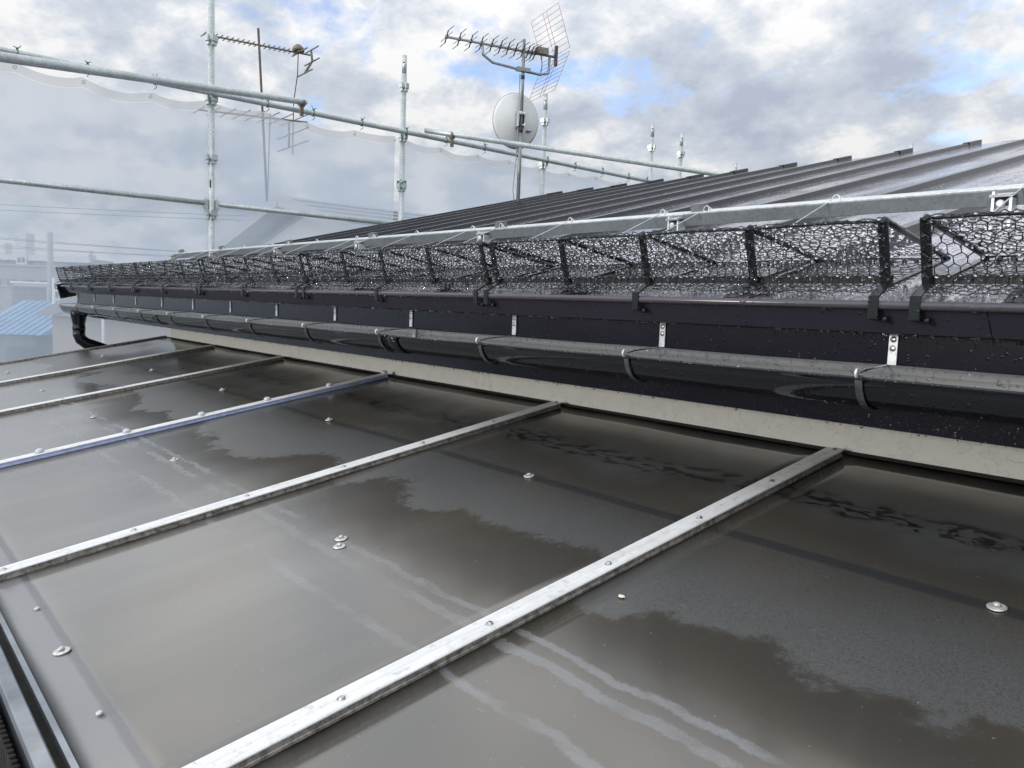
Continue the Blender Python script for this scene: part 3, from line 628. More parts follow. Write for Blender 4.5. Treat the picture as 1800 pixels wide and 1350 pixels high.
def along_bar(x, y0, y1, prof, mb):
    n = len(prof); vs = [terp(x+dx, y0, h) for dx, h in prof]+[terp(x+dx, y1, h) for dx, h in prof]
    return mb.add(vs, [(k, n+k, n+(k+1) % n, (k+1) % n) for k in range(n)]+[tuple(range(n)), tuple(range(n, 2*n))[::-1]])
mscrew = MB().lathe((0, 0, 0), (0, 0, 1), [(0, 0.0062), (0.0008, 0.0062), (0.0010, 0.0042), (0.0036, 0.0040), (0.0044, 0.0028)], 10).mesh('screw', 'screw')
mcap = MB().lathe((0, 0, 0), (0, 0, 1), [(0, 0.012), (0.003, 0.0125), (0.009, 0.010), (0.012, 0.005)], 12).mesh('screw_cap', 'vinyl_cap')
for i, x in enumerate(barx):
    hw = 0.0190
    side = T(along_bar(x, 0.200, 1.615, [(-hw, 0.001), (hw, 0.001), (hw, 0.0045), (hw-0.0015, 0.0055), (hw-0.0015, 0.0125), (-hw+0.0015, 0.0125), (-hw+0.0015, 0.0055), (-hw, 0.0045)], MB()), 'bar_base', 'blue_film' if i == 3 else 'aluminium_side')
    top = T(along_bar(x, 0.196, 1.618, [(-hw, 0.0128), (hw, 0.0128), (hw, 0.0145), (hw-0.002, 0.0160), (0.004, 0.0160), (0.003, 0.0150), (0.000, 0.0150), (-0.001, 0.0160), (-hw+0.002, 0.0160), (-hw, 0.0145)], MB()), 'glazing_bar', 'aluminium_bar')
    if i == 3: side['label'] = 'bar side under blue protective film'
    for k in range(7):
        y = 0.221+k*0.2315+0.004*math.sin(k*2+i)
        if i == 3:
            o = inst('screw_cap', mcap, top); o.location = terp(x, y, 0.0160); o.rotation_euler = (TA, 0, 0)
        else:
            o = inst('screw', mscrew, top); o.location = terp(x+0.004, y, 0.0152); o.rotation_euler = (TA, 0, k)
# edge trims
T(along_bar(edge_x-0.006, 0.19, 1.652, [(-0.006, -0.012), (0.010, -0.012), (0.010, 0.006), (-0.006, 0.010)], MB()), 'edge_trim', 'aluminium_side')
T(MB().extrude([(1.632, TZ-0.0), (1.649, TZ+0.004), (1.649, TZ+0.005), (1.643, TZ+0.005), (1.636, TZ+0.003)], edge_x, 1.0), 'wall_seal', 'dark_gap')
for y in (1.155, 0.69, 0.235): T(MB().obox(terp(-2.2, y, -0.030), tax, tay, taz, 3.25, 0.02, 0.024), 'purlin', 'aluminium_side')
T(MB().box((edge_x, 1.60, -0.42), (1.0, 1.647, -0.33)), 'wall_plate', 'aluminium_side')
for x in (-5.42, -2.7, 0.6): T(MB().box((x-0.03, 0.22, -3.3), (x+0.03, 0.28, -0.585)), 'post', 'aluminium_side')
# front lip and gutter
T(along_bar(-2.2, 0.187, 0.194, [(-3.3, -0.020), (3.2, -0.020), (3.2, 0.004), (-3.3, 0.004)], MB()), 'front_lip', 'gutter_alu')
bevel(T(MB().extrude([(0.1565, -0.660), (0.1565, -0.562), (0.155, -0.552), (0.158, -0.545), (0.176, -0.5445), (0.179, -0.551), (0.174, -0.556), (0.1745, -0.640), (0.23, -0.645), (0.23, -0.660)], edge_x, 1.0), 'front_gutter', 'gutter_alu'), 0.0015)
n = 300; vs = []
for k in range(n+1):
    x = -1.9+k*0.0035; y = 0.146+(0.0045 if (k//2) % 2 else -0.003)
    vs += [(x, y, -0.566), (x, y, -2.3)]
T(MB().add(vs, [(2*k, 2*k+1, 2*k+3, 2*k+2) for k in range(n)]), 'corrugated_screen', 'corrugated_dark')
# washers with screws
mw = MB().lathe((0, 0, 0), (0, 0, 1), [(0, 0.0122), (0.0012, 0.0122), (0.0020, 0.0105), (0.0022, 0.008)], 20).mesh('washer', 'washer_white')
ms2 = MB().lathe((0, 0, 0), (0, 0, 1), [(0, 0.0046), (0.0032, 0.0044), (0.0042, 0.0028)], 10).mesh('screw', 'washer_white')
def washer(x, y, plain=False):
    if plain:
        o = inst('screw', ms2, ter); o.location = terp(x, y, 0.0005)-ter.location; o.rotation_euler = (TA, 0, 0); return
    o = inst('washer', mw, ter); o.location = terp(x, y, 0.0005)-ter.location; o.rotation_euler = (TA, 0, 0); inst('screw', ms2, o, (0, 0, 0.0026))
mids = [(lims[i]+lims[i+1])/2 for i in range(len(lims)-1)]
mids[1] = -0.350; mids[2] = -1.281; mids[3] = -2.215
for x in mids: washer(x, 1.156)
for x in mids: washer(x, 0.694)
washer(-1.312, 0.714); washer(-1.276, 0.239); washer(-1.47, 0.240, True); washer(-1.052, 0.238, True); washer(-2.2, 0.24); washer(-2.45, 0.24, True); washer(-1.95, 0.24, True)
# dirt flakes lying on the sheets
for (x, y, s_, lab) in ((-0.752, 0.872, 0.0050, 'small white paint flake lying on the near wet sheet'), (-0.82, 1.548, 0.004, 'tiny pale crumb beside the end of the nearest aluminium bar')):
    mb = MB(); q = random.Random(s_); mb.add([(a*s_*q.uniform(.6, 1.4), b*s_*q.uniform(.5, 1.1), c_*s_*0.35) for a, b, c_ in ICO[0]], ICO[1]); o = mb.build('paint_flake', 'flake', None, terp(x, y, s_*0.3)); tag(o, lab, 'flake')

# ------------------------------------------------------------------ scaffold at the gable end
SX = -6.57; PR = 0.0252
def collar(mb, x, y, z):
    for a, b in ((1, 0), (-1, 0), (0, 1), (0, -1)):
        cx, cy = x+a*0.040, y+b*0.040; tx_, ty_ = abs(b), abs(a)
        mb.box((cx-0.008-tx_*0.012, cy-0.008-ty_*0.012, z-0.0225), (cx+0.008+tx_*0.012, cy+0.008+ty_*0.012, z+0.0225))
        mb.box((x+a*0.031-0.007-tx_*0.008, y+b*0.031-0.007-ty_*0.008, z-0.050), (x+a*0.031+0.007+tx_*0.008, y+b*0.031+0.007+ty_*0.008, z-0.023))
    mb.lathe((x, y, z-0.023), (0, 0, 1), [(0, 0.034), (0.030, 0.034)], 14)
    return mb
mcol = collar(MB(), 0, 0, 0).mesh('wedge_pocket', 'galvanised')
mscol = bevel
def scaffold_post(x, y, ztop, zs, lab, zbase=-3.3, spigot=True):
    p_ = thing('scaffold_post', lab, 'scaffold post', (x, y, zbase), 'scaffold posts behind the roof')
    zz = ztop-0.17 if spigot else ztop
    MB().tube([(0, 0, 0), (0, 0, zz-zbase)], PR, 18).build('tube', 'galvanised', p_)
    if spigot:
        sp = MB().tube([(0, 0, zz-zbase), (0, 0, ztop-zbase)], PR*0.86, 16); sp.build('spigot', 'galvanised', p_)
        MB().lathe((PR*0.86*0.6, -PR*0.86*0.72, zz-zbase+0.10), (0.6, -0.72, 0), [(0, 0.008), (0.0015, 0.008)], 10).build('pin_hole', 'dark_gap', p_)
    for z in zs: inst('wedge_pocket', mcol, p_, (0, 0, z-zbase), (0, 0, 0.25))
    MB().box((-.09, -.09, 0), (.09, .09, .012)).build('base_plate', 'galvanised', p_)
    return p_
P1 = scaffold_post(SX, 2.350, 2.45, [2.02, 1.56, 1.10, 0.66, -0.4], 'nearest scaffold post, tallest, crossed by the thick loose pipe', spigot=False)
MB().box((0.0255-0.004, -0.012, 3.3+0.86), (0.0255+0.001, -0.004, 3.3+0.92)).build('slot', 'dark_gap', P1, (0.0, -0.008, 0.0))
scaffold_post(SX, 4.145, 2.30, [2.02, 1.56, 1.10, 0.66], 'scaffold post with green twine knots, left of the dish')
scaffold_post(SX, 5.945, 2.30, [2.02, 1.56, 1.10], 'scaffold post directly behind the satellite dish')
scaffold_post(SX, 7.735, 2.305, [2.02, 1.56], 'scaffold post topping the roof right of the dish')
scaffold_post(SX, 8.31, 2.285, [2.03, 1.56], 'thinnest-looking scaffold post, right neighbour of the roof-top pair')
scaffold_post(SX+0.04, 9.46, 2.075, [1.8], 'scaffold post tip just showing above a middle roof rib')
scaffold_post(-4.0, 9.03, 1.945, [1.7], 'scaffold post tip peeping over the roof edge far along')
def pipe(name, a, b, r, lab, grp, cat='scaffold pipe', mat='galvanised'):
    a, b = Vector(a), Vector(b); c = (a+b)/2; o = MB().tube([a-c+(b-a)*k/8 for k in range(9)], r, 18).build(name, mat, None, c); tag(o, lab, cat, grp); return o
RX = SX+0.058
pipe('scaffold_rail', (RX, -2.6, 1.592), (RX, 8.35, 1.592), 0.0235, 'long top rail of the scaffold that the sheeting is tied to', 'scaffold rails')
def led(y0, y1, z, lab):
    r_ = thing('scaffold_rail', lab, 'scaffold rail', (SX, y0, z), 'scaffold rails')
    MB().tube([(0, 0.055, 0), (0, y1-y0-0.055, 0)], 0.0205, 16).build('tube', 'galvanised', r_)
    for y in (0.045, y1-y0-0.045):
        MB().box((-0.014, y-0.016, -0.045), (0.014, y+0.016, 0.028)).build('wedge_head', 'galvanised', r_)
        MB().box((-0.004, y-0.006, -0.085), (0.004, y+0.006, 0.045)).build('wedge', 'galvanised_bright', r_)
    q = random.Random(y0); pts = [(q.gauss(0, .003), q.uniform(0.1, y1-y0-0.1), -0.0215, q.uniform(.002, .0045)) for _ in range(70)]
    o = beads(MB(), pts).build('water_drops', 'water', r_); o['kind'] = 'stuff'
led(0.55, 2.35, 0.735, 'lower scaffold rail running in from the left frame edge')
led(2.35, 4.145, 0.735, 'lower scaffold rail in front of the neighbouring gable')
# two loose pipes clamped to the top rail
def clamp(c, parent):
    mb = MB(); c = Vector(c)
    mb.lathe(c+Vector((0, 0, 0.035))-Vector((0, 0.022, 0)), (0, 1, 0), [(0, 0.032), (0.044, 0.032)], 12); mb.box(c+Vector((-.012, -.012, -.07)), c+Vector((.014, .014, .02)))
    mb.tube([c+Vector((.02, 0, -.07)), c+Vector((.02, 0, .02))], .005, 6); mb.lathe(c+Vector((.02, 0, -.07)), (0, 0, 1), [(0, .010), (.010, .010)], 6)
    return mb.build('clamp', 'rusty_clamp', parent)
def loose(a, b, lab, cl):
    a, b = Vector(a), Vector(b); t_ = thing('loose_pipe', lab, 'scaffold pipe', a, 'loose scaffold pipes')
    d = b-a; MB().tube([d*(k/10) for k in range(11)], 0.0243, 18).build('tube', 'galvanised', t_); MB().lathe(d*-0.0005, -d, [(0, 0.019), (0.002, 0.019)], 14).build('bore', 'dark_gap', t_)
    clamp(cl-a, t_)
A = Vector((-6.44, 3.09, 1.650)); B = Vector((-4.61, 0.646, 1.095))
loose(A, A+(B-A)*2.1, 'thick-looking loose pipe crossing the top rail at upper left', A+(B-A)*0.02+Vector((0, 0, -.045)))
A = Vector((-6.44, 4.31, 1.625)); B = Vector((-4.47, 6.555, 1.295))
loose(A, A+(B-A)*1.5, 'loose pipe sloping down behind the roof in front of the dish', A+(B-A)*0.085+Vector((0, 0, -.045)))
# sheeting, hung in shallow scallops
def sheet(y0, y1, knots, lab, seed):
    t_ = thing('scaffold_sheet', lab, 'mesh sheet', (SX-0.05, (y0+y1)/2, -1), 'translucent scaffold sheets'); q = random.Random(seed); ny = int((y1-y0)/0.06); nz = 26
    ks = sorted(knots)
    def ztop(y):
        k0 = max([k for k in ks if k <= y] or [ks[0]]); k1 = min([k for k in ks if k > y] or [ks[-1]]); f = 0 if k1 <= k0 else (y-k0)/(k1-k0)
        return 1.548-(0.022+0.03*abs(math.sin(k0*7.7)))*(4*f*(1-f))**0.9*min(1, (k1-k0)/0.5)-0.012*math.sin(y*4.3)
    def pt(y, f):
        z = ztop(y)*(1-f)+(-2.6)*f; return Vector((0.02*math.sin(y*3.1+f*2)+0.03*math.sin(f*5+y*.7)*f, y-(y0+y1)/2, z+1))
    vs = [pt(y0+(y1-y0)*a/ny, 0.017+0.983*b/nz) for a in range(ny+1) for b in range(nz+1)]
    fs = [(a*(nz+1)+b, a*(nz+1)+b+1, (a+1)*(nz+1)+b+1, (a+1)*(nz+1)+b) for a in range(ny) for b in range(nz)]
    MB().add(vs, fs, True).build('cloth', 'net', t_)
    vs = []
    for a in range(ny+1):
        y = y0+(y1-y0)*a/ny
        for f in (0.0, 0.0085, 0.0165): vs.append(pt(y, f)+Vector((0.002, 0, 0)))
    fs = [(a*3+b, a*3+b+1, (a+1)*3+b+1, (a+1)*3+b) for a in range(ny) for b in range(2)]
    MB().add(vs, fs, True).build('hem', 'net_hem', t_)
    for k in ks:
        c_ = pt(k, 0.0085)+Vector((0.006, 0, 0)); MB().tube([c_+Vector((0, 0.011*math.cos(a), 0.011*math.sin(a))) for a in [2*math.pi*j/12 for j in range(13)]], 0.003, 5, cap=False).build('eyelet', 'galvanised_bright', t_)
def y_at(x, y):  # plan position on the scaffold line seen at a photo pixel
    d = r2*((x-900)/FPX)-u2*((y-675)/FPX)+fwd; return d.y*(SX/d.x)
tiepx = [(-150, 60), (27, 82), (150, 107), (268, 142), (465, 182), (545, 197), (630, 212), (708, 232), (778, 246), (845, 258), (903, 268), (955, 282), (1004, 290), (1052, 297), (1098, 306), (1130, 312)]
ky = [y_at(*q) for q in tiepx]
sheet(-2.6, 4.09, [-2.6]+[k for k in ky if k < 4.0]+[2.33, 4.09], 'translucent white scaffold sheet hanging on the left', 1)
sheet(4.175, 8.3, [4.175]+[k for k in ky if k > 4.3]+[8.3], 'translucent white scaffold sheet right of the twine-knotted post', 2)
names = ['green twine tie beside the frame edge on the top rail', 'green twine tie poking up left of the thick pipe start', 'green twine tie standing up over the thick pipe', 'green twine tie below the thick pipe, left of the post', 'green twine tie right of the nearest post', 'green twine tie by the thick pipe end', 'green twine tie midway between post one and two', 'green twine knot on the second post at rail height', 'green twine tie beside the rusty clamp', 'green twine tie left of the dish under the sloping pipe', 'green twine tie at the antenna mast', 'green twine knot on the post behind the dish', 'green twine tie first right of the dish', 'green twine tie second right of the dish', 'green twine tie third right of the dish', 'green twine tie last before the roof edge']
for i, (q, y) in enumerate(zip(tiepx, ky)):
    if i == 0: continue   # that knot lies outside the picture
    rr_ = random.Random(i); mb = MB(); rad = 0.027
    mb.tube([(rad*math.cos(a), 0.004*math.sin(a*3), rad*math.sin(a)) for a in [2*math.pi*k/14 for k in range(15)]], 0.0028, 5)
    mb.tube([(0.02, 0.0, -0.02), (0.01, 0.01, -0.045), (-0.03, 0.004, -0.055)], 0.0028, 5)
    for s_ in (-1, 1): mb.tube([(0.012, 0, rad), (0.014+rr_.uniform(0, .01), s_*rr_.uniform(.008, .02), rad+.012), (0.02, s_*rr_.uniform(.010, .028), rad+rr_.uniform(.0, .032))], 0.0028, 5)
    mb.lathe((0.012, -0.008, rad+.003), (0, 1, 0), [(0, .003), (.004, .008), (.012, .008), (.016, .003)], 7)
    o = mb.build('twine_tie', 'green_twine', None, (RX, y, 1.592)); tag(o, names[i], 'twine', 'green twine ties on the scaffold rail')
o = MB().tube([(0.040*math.cos(a), 0.040*math.sin(a), 0.008*math.sin(a*7)+0.012*math.sin(a*2)) for a in [2*math.pi*k/40 for k in range(41)]], 0.006, 5)
o.tube([(0.035, -0.01, 0.0), (0.05, -0.04, 0.02), (0.04, -0.07, -0.02)], 0.004, 5); o = o.build('twine_tie', 'green_twine', None, (SX, 4.145, 1.13)); tag(o, 'thick green twine wrapped low on the second post', 'twine', 'green twine ties on the scaffold rail')

# ------------------------------------------------------------------ antennas on the house roof
MX, MY = -6.0, 5.12
mast = thing('antenna_mast', 'grey steel antenna mast rising from the ribbed roof', 'mast', (MX, MY, 0.98))
MB().tube([(0, 0, 0), (0, 0, 0.74)], 0.0185, 12).build('lower_tube', 'mast_steel', mast); MB().tube([(0, 0, 0.74), (0, 0, 1.57)], 0.0155, 12).build('upper_tube', 'mast_steel', mast)
MB().tube([(0, 0, 0.70), (0, 0, 0.76)], 0.0205, 12).build('tape_band', 'antenna_dark', mast); MB().tube([(0, 0, 1.20), (0, 0, 1.235)], 0.019, 12).build('tape_band', 'antenna_dark', mast)
MB().tube([(-0.02, -0.02, 0), (-0.05, -0.03, 0.15), (-0.03, -0.02, 0.45), (-0.02, -0.02, 0.7), (-0.02, -.02, 1.25)], 0.0045, 6).build('cable', 'antenna_alu', mast)
bd = Vector((-0.27, -0.96, 0.0)).normalized(); ed = Vector((0.96, -0.27, 0)).normalized(); zz = Vector((0, 0, 1))
yg = thing('tv_antenna', 'television aerial with dark directors and red wire grid reflector', 'antenna', (MX, MY, 2.40))
L0, L1 = -0.36, 0.80   # back and front end of the boom along bd
bz = 0.04
MB().tube([bd*L0+zz*bz, bd*L1+zz*(bz+0.0)], 0.0120, 10).build('boom', 'antenna_alu', yg)
ds = [L1-0.015, 0.66, 0.545, 0.44, 0.335, 0.245, 0.165, 0.085, 0.01, -0.045, -0.085, -0.12]
for k, d in enumerate(ds):
    mb = MB(); c = bd*d+zz*bz; hl = 0.165-0.004*k
    up_ = c+zz*0.042; dn_ = c-zz*0.042
    mb.bar(c-zz*0.045-ed*0.045, c+zz*0.045+ed*0.045, 0.009, 0.009, bd); mb.obox(c, ed, bd, zz, 0.009, 0.009, 0.016)
    mb.tube([up_+ed*0.03, up_+ed*hl*1.1], 0.0033, 5); mb.tube([dn_-ed*0.03, dn_-ed*hl*1.1], 0.0033, 5); mb.tube([c-ed*hl*0.95, c+ed*hl*0.95], 0.0028, 5)
    mb.build('director', 'antenna_dark', yg)
MB().obox(bd*-0.19+zz*(bz+0.03), ed, bd, zz, 0.035, 0.06, 0.03).build('feed_box', 'antenna_old', yg)
for sgn in (-1, 1):
    mb = MB(); v0 = bd*(L0+0.01)+zz*bz; updir = (zz*sgn*0.90+bd*0.34).normalized(); W, Hh = 0.29, 0.40
    for k in range(9): mb.tube([v0+updir*(0.02+Hh*k/8)-ed*W, v0+updir*(0.02+Hh*k/8)+ed*W], 0.0021, 4)
    for e in (-1, -0.1, 0.15, 1): mb.tube([v0+updir*0.02+ed*W*e, v0+updir*(0.02+Hh)+ed*W*e], 0.0024, 4)
    mb.build('reflector_grid', 'antenna_red', yg)
MB().obox(bd*(L0+0.012)+zz*(bz+0.01), ed, bd, zz, 0.016, 0.012, 0.095).build('reflector_holder', 'mast_brown', yg)
MB().tube([bd*0.43+zz*(bz-.005), bd*0.42+zz*(bz-0.10), bd*0.32+zz*(bz-0.155), bd*0.05+zz*(bz-0.175), bd*-0.18+zz*(bz-0.19), bd*-0.27+zz*(bz-0.165), bd*-0.28+zz*(bz-.01)], 0.0125, 10).build('support_arm', 'antenna_alu', yg)
MB().obox(zz*(bz-0.172), bd, ed, zz, 0.07, 0.022, 0.018).build('mast_clamp', 'antenna_alu', yg)
MB().tube([bd*-0.19+zz*bz, bd*-0.2+zz*(bz-0.1), bd*-0.19+zz*(bz-0.2), bd*-0.1+zz*(bz-.195), zz*(bz-.2)+Vector((0.02, -.02, 0))], 0.004, 6).build('cable', 'antenna_dark', yg)
dish = thing('satellite_dish', 'pale grey satellite dish seen from the back on the mast', 'satellite dish', (MX, MY, 1.80))
dn = Vector((-0.92, 0.22, 0.06)).normalized()     # facing direction, away from the camera
DR = 0.245
prof = [(-0.055+0.07*(r_/DR)**2, r_) for r_ in [0.002]+[DR*k/12 for k in range(1, 13)]]
dc = dn*0.10
dm = MB(); u_ = dn.cross(zz).normalized(); v_ = u_.cross(dn); vs = []; seg = 48
for hh_, r_ in prof:
    for k in range(seg): a = 2*math.pi*k/seg; vs.append(dc+dn*hh_+(u_*math.cos(a)*1.0+v_*math.sin(a)*1.06)*r_)
dm.add(vs, [(i*seg+k, i*seg+(k+1) % seg, (i+1)*seg+(k+1) % seg, (i+1)*seg+k) for i in range(len(prof)-1) for k in range(seg)], True)
dob = dm.build('reflector', 'dish_grey', dish); so_ = dob.modifiers.new('solid', 'SOLIDIFY'); so_.thickness = 0.004
MB().tube([dc+dn*0.016+(u_*math.cos(a)+v_*math.sin(a)*1.06)*(DR+.002) for a in [2*math.pi*k/48 for k in range(49)]], 0.0045, 6, cap=False).build('rim', 'dish_rim', dish)
MB().obox(dc-dn*0.070, u_, v_, dn, 0.045, 0.075, 0.010).build('back_plate', 'dish_rim', dish)
mb = MB()
for sgn in (-1, 1):
    mb.obox(dc-dn*0.095+u_*sgn*0.035, u_, v_, dn, 0.006, 0.065, 0.022); mb.tube([Vector((0.03, -0.05*0, 0.055*sgn))-ed*0.055+Vector((.0, 0, .0)), Vector((0.03, 0, 0.055*sgn))+ed*0.055], 0.008, 8)
mb.box((-.026, -.03, .045), (.026, .03, .075)); mb.build('mount', 'galvanised_bright', dish)
MB().tube([dc-v_*DR+dn*0.02, dc-v_*0.16+dn*0.34], 0.009, 8).build('feed_arm', 'dish_rim', dish); MB().lathe(dc-v_*0.14+dn*0.34, -dn, [(0, .03), (.03, .03), (.05, .02)], 12).build('receiver', 'dish_grey', dish)
lc = dc-dn*0.036+ed*0.0+u_*(-0.0)
# the printed maker's strip on the back: a dark line over a fainter one
sgnu = -1 if u_.dot(rgt) < 0 else 1
def back_off(a_, b_): return -0.055+0.07*((a_*a_+b_*b_)/DR**2)-0.0065
for (ca, cb, ha, hb) in ((0.115, -0.085, 0.038, 0.0048), (0.107, -0.098, 0.027, 0.0032)):
    MB().obox(dc+u_*sgnu*ca+v_*cb+dn*(back_off(ca, cb)-0.004), u_, v_, dn, ha, hb, 0.0006).build('print', 'label_blue', dish)

# ------------------------------------------------------------------ neighbouring house behind the sheeting
def onY(x, y, Yv):
    d = r2*((x-900)/FPX)-u2*((y-675)/FPX)+fwd; return d*(Yv/d.y)
def onX(x, y, Xv):
    d = r2*((x-900)/FPX)-u2*((y-675)/FPX)+fwd; return d*(Xv/d.x)
def atd(x, y, D):
    return (r2*((x-900)/FPX)-u2*((y-675)/FPX)+fwd)*D
NY = 6.0; ap = onY(490, 343, NY); SLP = 0.252; HWID = 4.2; NL = 7.5
nb = thing('neighbour_house', 'grey gabled neighbouring house seen through the sheeting', 'house', (ap.x, NY+0.5+NL/2, -3.3))
def NB(mb, name, mat, parent=None):
    o = mb.build(name, mat, parent or nb)
    if parent is None: o.location = -nb.location
    return o
wx = HWID-0.75; wz = ap.z-0.16-wx*SLP; gy = NY+0.55
NB(MB().add([(ap.x-wx, gy, -3.3), (ap.x+wx, gy, -3.3), (ap.x+wx, gy, wz), (ap.x, gy, ap.z-0.16), (ap.x-wx, gy, wz)]+[(x, NY+NL-.5, z) for x, z in ((ap.x-wx, -3.3), (ap.x+wx, -3.3), (ap.x+wx, wz), (ap.x, ap.z-.16), (ap.x-wx, wz))],
   [(0, 1, 2, 3, 4), (9, 8, 7, 6, 5), (0, 5, 6, 1), (1, 6, 7, 2), (4, 9, 5, 0)]), 'wall', 'neighbour_wall')
for s_ in (-1, 1):
    e = Vector((ap.x+s_*HWID, NY, ap.z-HWID*SLP)); t0 = Vector((ap.x, NY, ap.z))
    vs = [t0, e, e+Vector((0, NL, 0)), t0+Vector((0, NL, 0))]; lo = [v-Vector((0, 0, 0.10)) for v in vs]
    rf = NB(MB().add(vs+lo, [(0, 1, 2, 3), (7, 6, 5, 4), (0, 4, 5, 1), (1, 5, 6, 2), (2, 6, 7, 3)]), 'roof_slope', 'neighbour_roof')
    for k in range(1, 9):
        f = k/9; c0 = t0+(e-t0)*f; MB().box(c0+Vector((-.03, 0, -.005)), c0+Vector((.03, NL, .022))).build('roof_lap', 'neighbour_roof', rf)
    NB(MB().bar(t0+Vector((0, -.02, -.08)), e+Vector((0, -.02, -.08)), 0.03, 0.20, Vector((0, 0, 1))), 'barge_board', 'neighbour_soffit')
    NB(MB().bar(e+Vector((0, 0, -.10)), e+Vector((0, NL, -.10)), 0.05, 0.16), 'eave_gutter', 'white_trim')
NB(MB().box((ap.x-1.5, gy-0.03, -0.6), (ap.x+0.2, gy-0.001, 0.5)), 'window_frame', 'white_trim'); NB(MB().box((ap.x-1.42, gy-0.034, -0.52), (ap.x+0.12, gy-0.031, 0.42)), 'window', 'far_glass')
# its antenna mast with two aerials
mb0 = onY(470, 366, NY+0.45); mtop = onY(454, 50, NY+0.45)
am = thing('antenna_mast', 'thin brown mast of the neighbour with two old aerials beneath each other', 'mast', mb0)
MB().tube([(0, 0, 0), mtop-mb0], 0.024, 8).build('tube', 'mast_brown', am)
MB().tube([(0.0, 0, 0.1), (0.06, 0.0, 1.2), onY(475, 200, NY+.45)-mb0], 0.010, 5).build('cable', 'cable', am)
def oldyagi(pa, pb, n, hl, lab, back=None):
    a = onX(*pa, mb0.x); b = onX(*pb, mb0.x); c = (a+b)/2; t_ = thing('old_aerial', lab, 'antenna', c, 'old aerials on the neighbour mast'); d = (b-a).normalized(); a = a-c; b = b-c
    e_ = Vector((1.0, -0.05, 0.0)).normalized()
    MB().tube([a, b], 0.018, 8).build('boom', 'antenna_old', t_)
    for k in range(n):
        p_ = a+(b-a)*(k/(n-1))*0.86; MB().tube([p_-e_*hl(k), p_+e_*hl(k)], 0.010, 5).build('element', 'antenna_old', t_)
    return t_, a, b, e_
t_, a, b, e_ = oldyagi((358, 60), (545, 97), 19, lambda k: 0.16, 'upper old aerial with many short rods on the neighbour mast')
f_ = a+(b-a)*0.88; MB().lathe(f_+Vector((0, 0, .03)), (0, 0, 1), [(0, .12), (.06, .11), (.12, .05)], 10).build('feed_box', 'rusty_clamp', t_)
MB().tube([f_-e_*.3, f_+e_*.42], .014, 6).build('dipole', 'antenna_old', t_)
MB().tube([b+Vector((0, .02, .10)), b+Vector((0, .05, -.1)), b+Vector((0, -.10, -.36))], .024, 6).build('reflector_post', 'antenna_old', t_)
for k, v in enumerate(((0, .02, .10), (0, .04, -.12), (0, -.10, -.36))): MB().tube([b+Vector(v)-e_*.35, b+Vector(v)+e_*.35], .014, 6).build('reflector_rod', 'antenna_old', t_)
MB().tube([f_, f_+Vector((-.02, 0, -.4)), f_+Vector((-.18, 0, -.9)), f_+Vector((-.2, 0, -1.9))], .010, 5).build('cable', 'cable', t_)
t_, a, b, e_ = oldyagi((350, 193), (540, 215), 8, lambda k: 0.34+0.05*k, 'lower old aerial with long rods, veiled by the sheeting')
c_ = a+(b-a)*.82; MB().tube([c_, c_+Vector((0, 0, -.52))], .02, 6).build('drop_arm', 'antenna_old', t_)
for v in (-.28, -.52): MB().tube([c_+Vector((0, 0, v))-e_*.6, c_+Vector((0, 0, v))+e_*.95], .012, 6).build('reflector_rod', 'antenna_old', t_)

# ------------------------------------------------------------------ the town behind the sheeting, far left
def face_box(mb, c, rx, ry, hx, hy, z0, z1): return mb.obox((c[0], c[1], (z0+z1)/2), rx, ry, Vector((0, 0, 1)), hx, hy, (z1-z0)/2)
a0 = atd(-60, 444, 205); a1 = atd(160, 456, 205); dx = (a1-a0); dx.z = 0; LX = dx.length; dx.normalize(); dy = Vector((-dx.y, dx.x, 0))
if dy.dot(a0) < 0: dy = -dy
c0 = (a0+a1)/2+dy*6; zt = 8.0
apt = thing('apartment_block', 'long pale apartment block with stacked balcony bands and roof towers', 'building', (c0.x, c0.y, -3.3))
def AP(mb, name, mat, parent=None):
    o = mb.build(name, mat, parent or apt)
    if parent is None: o.location = -apt.location
    return o
AP(face_box(MB(), c0, dx, dy, LX/2, 6, -3.3, zt), 'wall', 'far_shade')
for k in range(4): AP(face_box(MB(), c0-dy*6.6, dx, dy, LX/2+.3, .6, zt-1.0-2.95*k-(.6 if k else 0), zt+0.5-2.95*k), 'balcony_band', 'far_white')
tw = atd(40, 430, 204); AP(face_box(MB(), tw+dy*1.0, dx, dy, 1.35, 1.8, zt-9, 14.0), 'stair_tower', 'far_white')
AP(face_box(MB(), atd(0, 430, 206)+dy*2, dx, dy, 0.9, 1.5, zt-2, 11.5), 'roof_tower', 'far_white')
AP(face_box(MB(), atd(148, 440, 206)+dy*2, dx, dy, 0.8, 0.8, zt-1, zt+2.3), 'roof_vent', 'far_white')
AP(face_box(MB(), (a0+a1)/2+dx*LX*0.36+dy*3, dx, dy, LX*.1, 2, zt-.2, zt+1.2), 'roof_house', 'far_white')
for k in range(3):
    for j in (-1, 1): AP(face_box(MB(), tw-dy*0.85+dx*j*0.55, dx, dy, .35, .05, zt-1.5-2.95*k, zt-.3-2.95*k), 'stair_window', 'far_glass')
for k in range(1, 4):
    for j in range(14):
        AP(face_box(MB(), a0+dx*(LX*(j+.5)/14)-dy*0.05, dx, dy, LX/40, .1, zt-2.95*k+.6, zt-2.95*k+1.9), 'window', 'far_glass')
